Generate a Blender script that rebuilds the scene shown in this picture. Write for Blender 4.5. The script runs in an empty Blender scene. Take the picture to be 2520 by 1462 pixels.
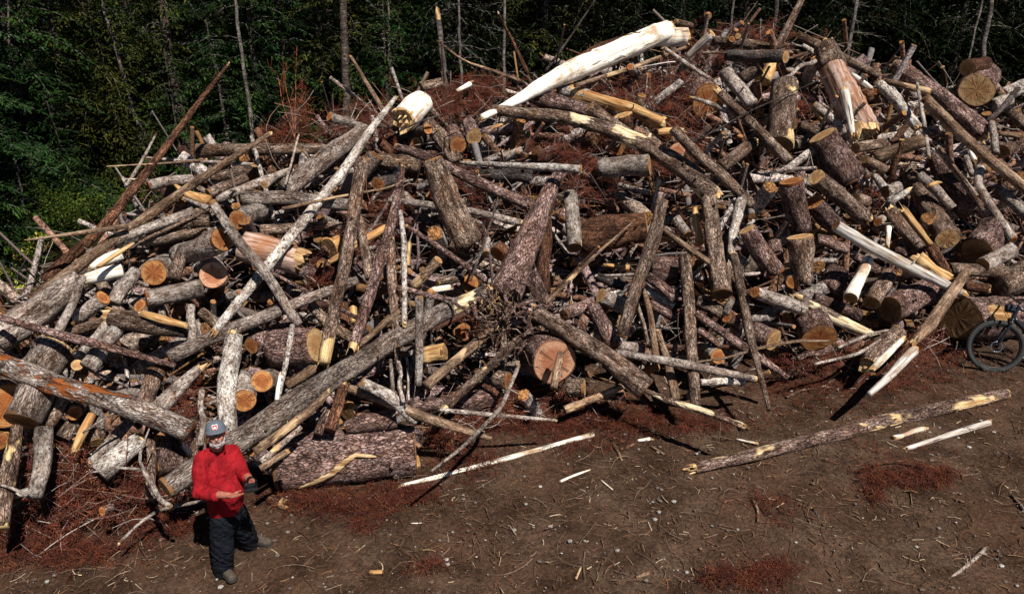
import bpy, math, random
import numpy as np
from mathutils import Vector, Matrix
R_ = math.radians
random.seed(11); RNG = np.random.default_rng(11)
scene = bpy.context.scene
COL = scene.collection
# ------------------------------------------------------------------ camera
F = 1800.0; CX, CY = 1260.0, 731.0; PITCH = R_(20.0); CAMH = 5.0
cam_data = bpy.data.cameras.new("camera"); cam = bpy.data.objects.new("camera", cam_data); COL.objects.link(cam)
cam.location = (0, 0, CAMH); cam.rotation_euler = (R_(90) - PITCH, 0, 0)
cam_data.sensor_width = 36; cam_data.lens = 36 * F / 2520.0; cam_data.clip_end = 500; cam_data.clip_start = 0.05
scene.camera = cam
# ------------------------------------------------------------------ light
SUN_AZ = R_(32)      # sun stands behind the camera, this far round to its right
SUN_EL = R_(53)
world = bpy.data.worlds.new("World"); scene.world = world; world.use_nodes = True
nt = world.node_tree; nt.nodes.clear()
sky = nt.nodes.new("ShaderNodeTexSky"); sky.sky_type = 'NISHITA'; sky.sun_disc = False
sky.sun_elevation = SUN_EL; sky.sun_rotation = math.pi - SUN_AZ
sky.air_density = 0.45; sky.dust_density = 0.1; sky.altitude = 1400
bg = nt.nodes.new("ShaderNodeBackground"); bg.inputs[1].default_value = 0.05
out = nt.nodes.new("ShaderNodeOutputWorld"); nt.links.new(sky.outputs[0], bg.inputs[0]); nt.links.new(bg.outputs[0], out.inputs[0])
sd = bpy.data.lights.new("sun", 'SUN'); sd.energy = 5.0; sd.angle = R_(0.5); sd.color = (1.0, 0.94, 0.86)
sun = bpy.data.objects.new("sun", sd); COL.objects.link(sun)
to_sun = Vector((math.cos(SUN_EL) * math.sin(SUN_AZ), -math.cos(SUN_EL) * math.cos(SUN_AZ), math.sin(SUN_EL)))
sun.rotation_euler = to_sun.to_track_quat('Z', 'Y').to_euler(); sun.location = (10, -10, 30)
scene.view_settings.view_transform = 'Standard'; scene.view_settings.look = 'None'
scene.view_settings.exposure = 0.3; scene.view_settings.gamma = 1.0; scene.view_settings.use_curve_mapping = False
scene.cycles.max_bounces = 4; scene.cycles.diffuse_bounces = 1; scene.cycles.glossy_bounces = 2
scene.cycles.transparent_max_bounces = 4

# ------------------------------------------------------------------ where things stand
SP, CP = math.sin(PITCH), math.cos(PITCH)
def ray(px, py):
    u = (px - CX) / F; v = (py - CY) / F
    return np.array([u, CP - v * SP, -SP - v * CP])
def at(px, py, k):
    return np.array([0, 0, CAMH]) + ray(px, py) * k
def ground_z(x, y):
    z = 0.05 * (y - 5.7) + 0.028 * (x + 2.75)
    if y > 16: z = 0.05 * 10.3 + 0.028 * (x + 2.75) + 0.02 * (y - 16)
    if x > 9: z -= 0.028 * (x - 9)
    if x < -9: z -= 0.028 * (x + 9)
    return z
def hill_z(x, y):
    z = ground_z(x, y)
    if y > 25: z += (y - 25) * 0.42
    return z
def ground_k(px, py, h=0.0):
    d = ray(px, py); k = 5.0
    lo, hi = 1.0, 60.0
    for _ in range(40):
        k = (lo + hi) / 2; p = np.array([0, 0, CAMH]) + d * k
        if p[2] > ground_z(p[0], p[1]) + h: lo = k
        else: hi = k
    return k
def interp(x, tab):
    return float(np.interp(x, [t[0] for t in tab], [t[1] for t in tab]))
SIL = [(-600, 900), (-300, 800), (0, 705), (60, 665), (150, 620), (250, 560), (320, 450), (480, 360), (660, 345), (800, 300), (960, 255), (1060, 215), (1300, 190), (1400, 150), (1600, 90), (1700, 70), (1900, 80), (2050, 95), (2200, 155), (2400, 165), (2520, 230), (2800, 330), (3100, 420)]
BASE = [(-600, 1400), (-300, 1390), (0, 1330), (250, 1280), (400, 1250), (640, 1215), (1020, 1150), (1200, 1060), (1450, 1010), (1700, 985), (1950, 945), (2150, 905), (2300, 880), (2520, 850), (2800, 820), (3100, 790)]
SLOPE = math.tan(R_(40))
def column(px):
    yb = interp(px, BASE); ys = interp(px, SIL)
    kb = ground_k(px, yb); pb = at(px, yb, kb)
    d = ray(px, ys)
    # Z = pb_z + m (Y - pb_y) met by the ray through the skyline
    k = (pb[2] - SLOPE * pb[1] - CAMH) / (d[2] - SLOPE * d[1])
    pc = at(px, ys, k)
    return yb, ys, pb, pc, k
def surf_k(px, py):
    yb, ys, pb, pc, kc = column(px)
    d = ray(px, py)
    if py >= yb: return ground_k(px, py)
    if py <= ys: return pc[1] / d[1]
    m = (pc[2] - pb[2]) / (pc[1] - pb[1])
    return (pb[2] - m * pb[1] - CAMH) / (d[2] - m * d[1])

# ------------------------------------------------------------------ objects
def tag(o, label=None, cat=None, group=None, kind=None):
    if label: o['label'] = label
    if cat: o['category'] = cat
    if group: o['group'] = group
    if kind: o['kind'] = kind
    return o
TONE = [.1]
def mesh_obj(name, V, Fc, mat, parent=None, smooth=True, matrix=None, mats=None, midx=None):
    me = bpy.data.meshes.new(name)
    V = np.asarray(V, dtype=np.float32)
    if isinstance(Fc, np.ndarray):
        n = Fc.shape[1]; nf = len(Fc)
        me.vertices.add(len(V)); me.vertices.foreach_set('co', V.ravel())
        me.loops.add(nf * n); me.loops.foreach_set('vertex_index', Fc.astype(np.int32).ravel())
        me.polygons.add(nf); me.polygons.foreach_set('loop_start', np.arange(0, nf * n, n, dtype=np.int32))
        me.update(calc_edges=True)
    else:
        me.from_pydata([tuple(v) for v in V], [], [tuple(f) for f in Fc])
    if smooth: me.polygons.foreach_set('use_smooth', [True] * len(me.polygons))
    me.validate()
    if mat: me.materials.append(mat)
    o = bpy.data.objects.new(name, me); COL.objects.link(o); TONE[0] = (TONE[0] * 7.13 + .377) % 1.0; o['tone'] = TONE[0]
    if parent: o.parent = parent
    if matrix is not None:
        if parent: o.matrix_local = matrix
        else: o.matrix_world = matrix
    return o
def empty(name, loc=(0, 0, 0)):
    o = bpy.data.objects.new(name, None); COL.objects.link(o); o.location = loc; o.empty_display_size = 0.2; return o
def vattr(o, name, data):
    a = o.data.color_attributes.new(name, 'FLOAT_COLOR', 'POINT')
    d = np.ones((len(o.data.vertices), 4), dtype=np.float32); d[:, :3] = data
    a.data.foreach_set('color', d.ravel())

# ------------------------------------------------------------------ materials
class NT:
    def __init__(s, name):
        s.m = bpy.data.materials.new(name); s.m.use_nodes = True; s.t = s.m.node_tree
        s.b = s.t.nodes['Principled BSDF']; s.o = s.t.nodes['Material Output']
    def n(s, typ, **kw):
        nd = s.t.nodes.new('ShaderNode' + typ)
        for k, v in kw.items():
            if k.startswith('i_'):
                nd.inputs[k[2:].replace('_', ' ')].default_value = v
            else: setattr(nd, k, v)
        return nd
    def l(s, a, b): s.t.links.new(a, b)
    def ramp(s, fac, stops, interp_='LINEAR'):
        r = s.n('ValToRGB'); s.l(fac, r.inputs[0]); cr = r.color_ramp; cr.interpolation = interp_
        while len(cr.elements) < len(stops): cr.elements.new(0.5)
        for e, (p, c) in zip(cr.elements, stops):
            e.position = p; e.color = (*c, 1) if len(c) == 3 else c
        return r.outputs[0]
    def mix(s, fac, a, b, mode='MIX'):
        m = s.n('Mix', data_type='RGBA', blend_type=mode)
        for sock, v in ((m.inputs[0], fac), (m.inputs[6], a), (m.inputs[7], b)):
            if isinstance(v, (int, float)): sock.default_value = v
            elif isinstance(v, (tuple, list)): sock.default_value = (*v, 1) if len(v) == 3 else v
            else: s.l(v, sock)
        return m.outputs[2]
    def math(s, op, a, b=0.0, clamp=False):
        m = s.n('Math', operation=op, use_clamp=clamp)
        for sock, v in ((m.inputs[0], a), (m.inputs[1], b)):
            if isinstance(v, (int, float)): sock.default_value = v
            else: s.l(v, sock)
        return m.outputs[0]
    def vm(s, op, a, b):
        m = s.n('VectorMath', operation=op)
        for sock, v in ((m.inputs[0], a), (m.inputs[1], b)):
            if isinstance(v, (tuple, list)): sock.default_value = v
            else: s.l(v, sock)
        return m.outputs[0]
    def coords(s, scale=(1, 1, 1), rnd=True):
        tc = s.n('TexCoord'); c = tc.outputs['Object']
        if rnd:
            oi = s.n('Attribute', attribute_name='tone', attribute_type='OBJECT'); x = s.n('CombineXYZ')
            r = s.math('MULTIPLY', oi.outputs['Fac'], 37.0)
            for i in range(3): s.l(r, x.inputs[i])
            c = s.vm('ADD', c, x.outputs[0]); s.rnd = oi.outputs['Fac']
        s.c0 = c
        return s.vm('MULTIPLY', c, scale)
    def noise(s, c, scale, detail=4, rough=0.55, dist=0.0):
        n = s.n('TexNoise'); s.l(c, n.inputs['Vector']); n.inputs['Scale'].default_value = scale
        n.inputs['Detail'].default_value = detail; n.inputs['Roughness'].default_value = rough; n.inputs['Distortion'].default_value = dist
        return n.outputs['Fac']
    def voro(s, c, scale, feature='F1', out='Distance', rnd=1.0):
        n = s.n('TexVoronoi', feature=feature); s.l(c, n.inputs['Vector']); n.inputs['Scale'].default_value = scale
        n.inputs['Randomness'].default_value = rnd
        return n.outputs[out]
    def fin(s, col, rough=0.9, bump=None, bs=0.5, bd=0.02, spec=0.2):
        if isinstance(col, tuple): s.b.inputs['Base Color'].default_value = (*col, 1)
        else: s.l(col, s.b.inputs['Base Color'])
        if isinstance(rough, (int, float)): s.b.inputs['Roughness'].default_value = rough
        else: s.l(rough, s.b.inputs['Roughness'])
        s.b.inputs['Specular IOR Level'].default_value = spec
        if bump is not None:
            b = s.n('Bump'); b.inputs['Strength'].default_value = bs; b.inputs['Distance'].default_value = bd
            s.l(bump, b.inputs['Height']); s.l(b.outputs[0], s.b.inputs['Normal'])
        return s.m

def bark(name, light, mid, crack, patch=None, pc=(.72, .56, .3), pc2=(.5, .3, .12), vs=36, stretch=.3, bump=.9, spots=0.0, warm=(.2, .09, .04), warmth=.45, psc=1.7, es=.5):
    s = NT(name); c = s.coords((stretch, 1, 1))
    n1 = s.math('ADD', s.math('MULTIPLY', s.noise(c, 13, 5, .7), .55), s.math('MULTIPLY', s.noise(s.vm('MULTIPLY', s.c0, (.6, 1, 1)), 48, 3, .7), .45)); n2 = s.noise(s.c0, 3.2, 3, .6)
    cd = s.vm('ADD', c, (0, 0, 0))
    ns = s.n('TexNoise'); s.l(c, ns.inputs['Vector']); ns.inputs['Scale'].default_value = 9
    cw = s.vm('ADD', c, s.vm('MULTIPLY', ns.outputs['Color'], (.2, .16, .16)))
    ve = s.voro(cw, vs, 'DISTANCE_TO_EDGE')
    edge = s.ramp(ve, [(0.0, (0, 0, 0)), (0.13, (1, 1, 1))])
    col = s.ramp(n1, [(.41, crack), (.5, mid), (.59, light)])
    w = s.ramp(n2, [(.45, (0, 0, 0)), (.68, (1, 1, 1))])
    col = s.mix(s.math('MULTIPLY', w, warmth), col, warm)
    col = s.mix(edge, s.mix(es, col, crack), col)
    bigp = s.noise(s.vm('MULTIPLY', s.c0, (.5, 1, 1)), 5.5, 3, .6); col = s.mix(1.0, col, s.ramp(bigp, [(.36, (.5, .46, .44)), (.5, (.95, .95, .95)), (.66, (1.3, 1.27, 1.25))]), 'MULTIPLY')
    # each log has its own tone
    v = s.math('MULTIPLY_ADD', s.rnd, .5); v.node.inputs[2].default_value = .72
    col = s.mix(1.0, col, v, 'MULTIPLY')
    if spots:
        sp = s.voro(s.vm('MULTIPLY', s.c0, (.6, 1, 1)), 17); spm = s.ramp(sp, [(.12, (1, 1, 1)), (.2, (0, 0, 0))])
        col = s.mix(s.math('MULTIPLY', spm, spots), col, (.03, .022, .018))
    h = s.math('ADD', s.math('MULTIPLY', edge, .8), n1)
    if patch is not None:
        pn = s.noise(s.vm('MULTIPLY', s.c0, (.5, 1, 1)), psc, 4, .62, .4)
        pm = s.ramp(pn, [(patch, (0, 0, 0)), (patch + .025, (1, 1, 1))])
        fib = s.noise(s.vm('MULTIPLY', s.c0, (.1, 1, 1)), 40, 3, .6)
        pcol = s.ramp(fib, [(.38, pc2), (.55, pc)])
        col = s.mix(pm, col, pcol)
        h = s.math('MULTIPLY', h, s.math('SUBTRACT', 1.0, s.math('MULTIPLY', pm, .8)))
    return s.fin(col, .92, h, bump, .035)
def wood(name, light, mid, dark, crackc=(.05, .03, .02), stain=(.3, .15, .06), st=.3, sc=26, bump=.5, specks=0.0, cracks=.5):
    s = NT(name); c = s.coords((.07, 1, 1))
    f = s.noise(c, sc, 4, .65); f2 = s.noise(s.c0, 2.4, 4, .6, .3); f3 = s.noise(s.vm('MULTIPLY', s.c0, (.12, 1, 1)), 14, 2, .5)
    col = s.ramp(f, [(.34, dark), (.48, mid), (.62, light)])
    stm = s.ramp(f2, [(.52, (0, 0, 0)), (.64, (1, 1, 1))])
    col = s.mix(s.math('MULTIPLY', stm, st), col, stain)
    cr = s.ramp(f3, [(.3, (1, 1, 1)), (.36, (0, 0, 0))])
    col = s.mix(s.math('MULTIPLY', cr, cracks), col, crackc)
    if specks:
        sp = s.voro(s.vm('MULTIPLY', s.c0, (.35, 1, 1)), 30); spm = s.ramp(sp, [(.1, (1, 1, 1)), (.2, (0, 0, 0))])
        col = s.mix(s.math('MULTIPLY', spm, specks), col, (.22, .12, .06))
    v = s.math('MULTIPLY_ADD', s.rnd, .3); v.node.inputs[2].default_value = .82
    col = s.mix(1.0, col, v, 'MULTIPLY')
    return s.fin(col, .8, s.math('SUBTRACT', f, s.math('MULTIPLY', cr, .6)), bump, .02)
def cutface(name, heart, sap, dark, saw=.35):
    s = NT(name); c = s.coords((1, 1, 1), rnd=False)
    oi = s.n('Attribute', attribute_name='tone', attribute_type='OBJECT'); s.rnd = oi.outputs['Fac']
    ns = s.n('TexNoise'); s.l(c, ns.inputs['Vector']); ns.inputs['Scale'].default_value = 3.0
    cw = s.vm('ADD', c, s.vm('MULTIPLY', s.vm('SUBTRACT', ns.outputs['Color'], (.5, .5, .5)), (0, .1, .1)))
    w = s.n('TexWave', wave_type='RINGS', rings_direction='X'); s.l(cw, w.inputs['Vector'])
    w.inputs['Scale'].default_value = 11; w.inputs['Distortion'].default_value = 2.5; w.inputs['Detail'].default_value = 3; w.inputs['Detail Scale'].default_value = 2
    g = s.n('Attribute', attribute_name='rad'); 
    base = s.ramp(g.outputs['Fac'], [(0.0, heart), (.55, heart), (.72, sap), (.93, sap), (1.0, dark)])
    col = s.mix(s.math('MULTIPLY', w.outputs['Fac'], .45), base, dark)
    # saw marks: straight streaks whose heading differs from log to log
    vr = s.n('VectorRotate', rotation_type='X_AXIS'); s.l(c, vr.inputs['Vector']); s.l(s.math('MULTIPLY', s.rnd, 6.28), vr.inputs['Angle'])
    st = s.noise(s.vm('MULTIPLY', vr.outputs[0], (0, .08, 1)), 46, 3, .6)
    stc = s.ramp(st, [(.4, (0, 0, 0)), (.62, (1, 1, 1))])
    col = s.mix(s.math('MULTIPLY', stc, saw), col, dark)
    n2 = s.noise(c, 9, 4, .6); blot = s.ramp(n2, [(.5, (0, 0, 0)), (.7, (1, 1, 1))])
    col = s.mix(s.math('MULTIPLY', blot, .65), col, dark)
    # drying cracks from the heart
    sx = s.n('SeparateXYZ'); s.l(c, sx.inputs[0]); an = s.math('ARCTAN2', sx.outputs[1], sx.outputs[2])
    cn = s.n('TexNoise', noise_dimensions='1D'); s.l(s.math('ADD', s.math('ABSOLUTE', an), s.math('MULTIPLY', s.rnd, 40.0)), cn.inputs['W']); cn.inputs['Scale'].default_value = 2.2; cn.inputs['Detail'].default_value = 1
    ck = s.math('LESS_THAN', s.math('ABSOLUTE', s.math('SUBTRACT', cn.outputs['Fac'], .5)), .012)
    col = s.mix(s.math('MULTIPLY', ck, s.math('MULTIPLY', s.math('LESS_THAN', g.outputs['Fac'], .86), .6)), col, (.05, .02, .01))
    v = s.math('MULTIPLY_ADD', s.rnd, .5); v.node.inputs[2].default_value = .75
    col = s.mix(1.0, col, v, 'MULTIPLY')
    return s.fin(col, .8, st, .35, .01)
def tinted(name, rough=.85, bump=60, bs=.4, spec=.15, trans=0.0):
    s = NT(name); a = s.n('Attribute', attribute_name='tint'); c = s.coords((1, 1, 1), rnd=False)
    n = s.noise(c, bump, 3, .6); v = s.ramp(n, [(.3, (.45, .45, .45)), (.65, (1.25, 1.25, 1.25))])
    col = s.mix(1.0, a.outputs['Color'], v, 'MULTIPLY')
    return s.fin(col, rough, n, bs, .02, spec)
def plain(name, col, rough=.7, spec=.3, metal=0.0, var=0.0, sc=20, bump=0.0):
    s = NT(name); s.b.inputs['Metallic'].default_value = metal
    c = s.coords((1, 1, 1), rnd=False); n = s.noise(c, sc, 4, .6)
    cc = s.ramp(n, [(.3, tuple(x * (1 - var) for x in col)), (.7, tuple(min(1, x * (1 + var)) for x in col))])
    return s.fin(cc, rough, n if bump else None, bump, .01, spec)

MAT = {
 'g': bark('bark_grey_brown', (.5, .39, .31), (.21, .14, .1), (.03, .02, .016), warmth=.4),
 's': bark('bark_silver', (.54, .49, .45), (.31, .26, .225), (.08, .055, .042), es=.12, vs=20, stretch=.9, spots=.8, warmth=.3, bump=.5, patch=.69),
 'm': bark('bark_mauve', (.47, .345, .31), (.21, .125, .108), (.035, .02, .018), vs=24, stretch=.45, warmth=.35, bump=1.0),
 'r': bark('bark_red_brown', (.3, .15, .09), (.14, .06, .035), (.025, .012, .008), warmth=.5),
 'n': bark('bark_dark', (.2, .17, .16), (.09, .075, .07), (.02, .015, .012), warmth=.2),
 'b': bark('bark_with_bare_patches', (.5, .39, .32), (.23, .15, .11), (.035, .022, .018), patch=.615, warmth=.4),
 'e': bark('bark_half_stripped', (.5, .39, .32), (.23, .15, .11), (.03, .02, .016), patch=.525, pc=(.86, .74, .5), pc2=(.46, .3, .15), warmth=.4),
 'x': bark('bark_rotting', (.66, .6, .56), (.36, .3, .26), (.05, .03, .025), patch=.49, pc=(.3, .09, .02), pc2=(.07, .02, .01), psc=2.2),
 'z': bark('bark_flaking_white', (.85, .82, .77), (.52, .47, .42), (.12, .08, .06), es=.1, vs=20, stretch=.9, spots=.9, warmth=.4, warm=(.3, .2, .14), bump=.6),
 'f': bark('bark_pale_furrowed', (.62, .54, .48), (.34, .27, .23), (.06, .042, .034), patch=.64, pc=(.9, .78, .52), warmth=.35, vs=44, stretch=.26, es=.35),
 'w': wood('bare_wood_white', (1.0, .98, .92), (.93, .87, .73), (.42, .28, .16), specks=.9, st=.75, cracks=.8),
 'c': wood('bare_wood_weathered', (.74, .71, .68), (.5, .45, .4), (.2, .14, .1), stain=(.36, .24, .14), st=.55, cracks=.8),
 'y': wood('bare_wood_ochre', (.7, .49, .25), (.46, .26, .1), (.2, .09, .03), stain=(.4, .16, .05), st=.5, cracks=.8),
 'v': bark('pole_weathered_brown', (.42, .31, .22), (.24, .155, .1), (.06, .035, .022), patch=.6, pc=(.56, .4, .24), pc2=(.32, .19, .1), vs=30, stretch=.14, es=.25, warmth=.4, bump=.6),
 'q': wood('split_rotten_wood', (.62, .47, .4), (.38, .22, .15), (.1, .04, .02), stain=(.34, .12, .03), st=.6, cracks=.9, sc=18),
}
CUT = {
 'o': cutface('sawn_orange', (.36, .12, .035), (.52, .25, .09), (.16, .055, .018)),
 'p': cutface('sawn_pink', (.46, .18, .09), (.64, .36, .22), (.3, .13, .07), .25),
 't': cutface('sawn_tan', (.46, .26, .11), (.6, .4, .2), (.22, .11, .045)),
 'd': cutface('sawn_dull_shaded', (.24, .13, .055), (.34, .2, .09), (.09, .045, .02), .5),  # dull wood, darkened to paint in the shade of ends turned from the sun
}
SPL = wood('torn_wood', (.74, .56, .32), (.48, .29, .13), (.18, .09, .035), st=.3, cracks=.7, bump=.8)
# ------------------------------------------------------------------ logs
def smooth_noise(n, m, rng, amp, cells=(4, 4)):
    """n rings by m sides of soft noise, closed round the log."""
    a, b = max(2, cells[0]), max(3, cells[1])
    g = rng.normal(0, 1, (a + 1, b))
    u = np.linspace(0, a - 1e-6, n); v = np.linspace(0, b, m, endpoint=False)
    ui = u.astype(int); uf = (u - ui)[:, None]; vi = v.astype(int) % b; vf = (v - v.astype(int))[None, :]
    uf = uf * uf * (3 - 2 * uf); vf = vf * vf * (3 - 2 * vf)
    g00 = g[ui][:, vi]; g10 = g[ui + 1][:, vi]; g01 = g[ui][:, (vi + 1) % b]; g11 = g[ui + 1][:, (vi + 1) % b]
    return amp * ((g00 * (1 - uf) + g10 * uf) * (1 - vf) + (g01 * (1 - uf) + g11 * uf) * vf)
def frame_from(d):
    d = d / np.linalg.norm(d); up = np.array([0, 0, 1.0]) if abs(d[2]) < .9 else np.array([0, 1.0, 0])
    s = np.cross(up, d); s /= np.linalg.norm(s); t = np.cross(d, s)
    return np.stack([d, s, t], axis=1)
def resample(P, Rd, n):
    P = np.asarray(P, float); Rd = np.asarray(Rd, float)
    seg = np.linalg.norm(np.diff(P, axis=0), axis=1); c = np.concatenate([[0], np.cumsum(seg)]); L = c[-1]
    t = np.linspace(0, L, n)
    Q = np.stack([np.interp(t, c, P[:, i]) for i in range(3)], 1); r = np.interp(t, c, Rd)
    if len(P) > 2:
        for _ in range(max(1, n // 8)):
            Q[1:-1] = (Q[:-2] + 2 * Q[1:-1] + Q[2:]) / 4
    return Q, r, L
def tube_verts(Q, r, m, disp, w=None):
    n = len(Q); T = np.gradient(Q, axis=0); T /= np.linalg.norm(T, axis=1)[:, None]
    fr = frame_from(T[0]); s = fr[:, 1]; V = []
    ang = np.linspace(0, 2 * np.pi, m, endpoint=False)
    for i in range(n):
        s = s - T[i] * s.dot(T[i]); s /= np.linalg.norm(s); t = np.cross(T[i], s)
        rr = r[i] * (1 + disp[i]) if np.ndim(disp) else r[i]
        V.append(Q[i] + np.outer(np.cos(ang) * rr, s) + np.outer(np.sin(ang) * rr, t))
    return np.concatenate(V), T
def grid_faces(n, m, off=0):
    i = np.arange(n - 1)[:, None] * m; j = np.arange(m)[None, :]
    a = i + j; b = i + (j + 1) % m
    return np.stack([a, b, b + m, a + m], -1).reshape(-1, 4) + off
def disc(r, m, rng, thick, name, mat, parent, M, rough=.05, cracks=True, rag=0.0):
    """a cut end: a slightly uneven round plate with its face on +X of M"""
    rings = [0.0, .25, .5, .75, .93, 1.0]; V = []; rad = []; crk = []
    ang = np.linspace(0, 2 * np.pi, m, endpoint=False)
    wob = smooth_noise(1, m, rng, rough, (2, 6))[0]
    ca = rng.uniform(0, 6.28, rng.integers(2, 6)); cl = rng.uniform(.3, .95, len(ca))
    for q in rings[1:]:
        x = thick + rng.normal(0, .0012, m) * (q > .2)
        V.append(np.stack([x, np.cos(ang) * r * q * (1 + wob * q), np.sin(ang) * r * q * (1 + wob * q)], 1)); rad += [q] * m
        k = np.zeros(m)
        if cracks:
            for a, l in zip(ca, cl):
                dd = np.abs((ang - a + np.pi) % (2 * np.pi) - np.pi)
                k = np.maximum(k, (dd < math.pi / m * 1.05) * (q <= l))
        crk += list(k)
    V = np.concatenate(V); nb = len(V)
    back = V[-m:] * np.array([1, .99, .99]); back[:, 0] = -thick * 2 - .02
    V = np.concatenate([V, back, [[thick, 0, 0]]])
    Fc = []
    for i in range(4):
        for j in range(m): Fc.append((i * m + j, i * m + (j + 1) % m, (i + 1) * m + (j + 1) % m, (i + 1) * m + j))
    for j in range(m):
        Fc.append((4 * m + j, 4 * m + (j + 1) % m, nb + (j + 1) % m, nb + j)); Fc.append((len(V) - 1, (j + 1) % m, j)) 
    o = mesh_obj(name, V, Fc, mat, parent, False, M)
    a = o.data.attributes.new('rad', 'FLOAT', 'POINT'); a.data.foreach_set('value', np.array(rad + [1.0] * m + [0.0], dtype=np.float32))
    return o
def torn(r, m, rng, name, mat, parent, M, length):
    """a torn end: a crown of uneven splinters round a hollow"""
    m = max(9, m // 2 * 1); ang = np.linspace(0, 2 * np.pi, m, endpoint=False)
    tip = rng.uniform(.05, 1.0, m) ** 1.6 * length; slope = np.cos(ang + rng.uniform(0, 6.28)) * length * .45
    tip = np.maximum(tip + slope, .1 * r)
    V = []
    for x, q in ((-.3 * r, .93), (0 * r, .95)):
        V.append(np.stack([np.full(m, x), np.cos(ang) * r * q, np.sin(ang) * r * q], 1))
    V.append(np.stack([tip, np.cos(ang) * r * .86, np.sin(ang) * r * .86], 1))
    V.append(np.stack([tip * .4, np.cos(ang) * r * .55, np.sin(ang) * r * .55], 1))
    V.append(np.stack([tip * .75, np.cos(ang + .2) * r * .3, np.sin(ang + .2) * r * .3], 1))
    V = np.concatenate(V + [np.array([[.1 * length, 0, 0]])]); Fc = []
    for i in range(4):
        for j in range(m): Fc.append((i * m + j, i * m + (j + 1) % m, (i + 1) * m + (j + 1) % m, (i + 1) * m + j))
    for j in range(m): Fc.append((4 * m + j, 4 * m + (j + 1) % m, len(V) - 1))
    # loose slivers
    for _ in range(int(rng.integers(3, 7))):
        a = rng.uniform(0, 6.28); q = r * rng.uniform(.3, .9); l = length * rng.uniform(.6, 1.6); b = len(V)
        c = np.array([0, math.cos(a) * q, math.sin(a) * q]); w = r * .09
        e = c * rng.uniform(.9, 1.5) + np.array([l, 0, 0])
        V = np.concatenate([V, [c + [0, w, 0], c + [0, -w, w], c + [0, 0, -w], e]])
        Fc += [(b, b + 1, b + 3), (b + 1, b + 2, b + 3), (b + 2, b, b + 3)]
    return mesh_obj(name, V, Fc, mat, parent, False, M)

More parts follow.
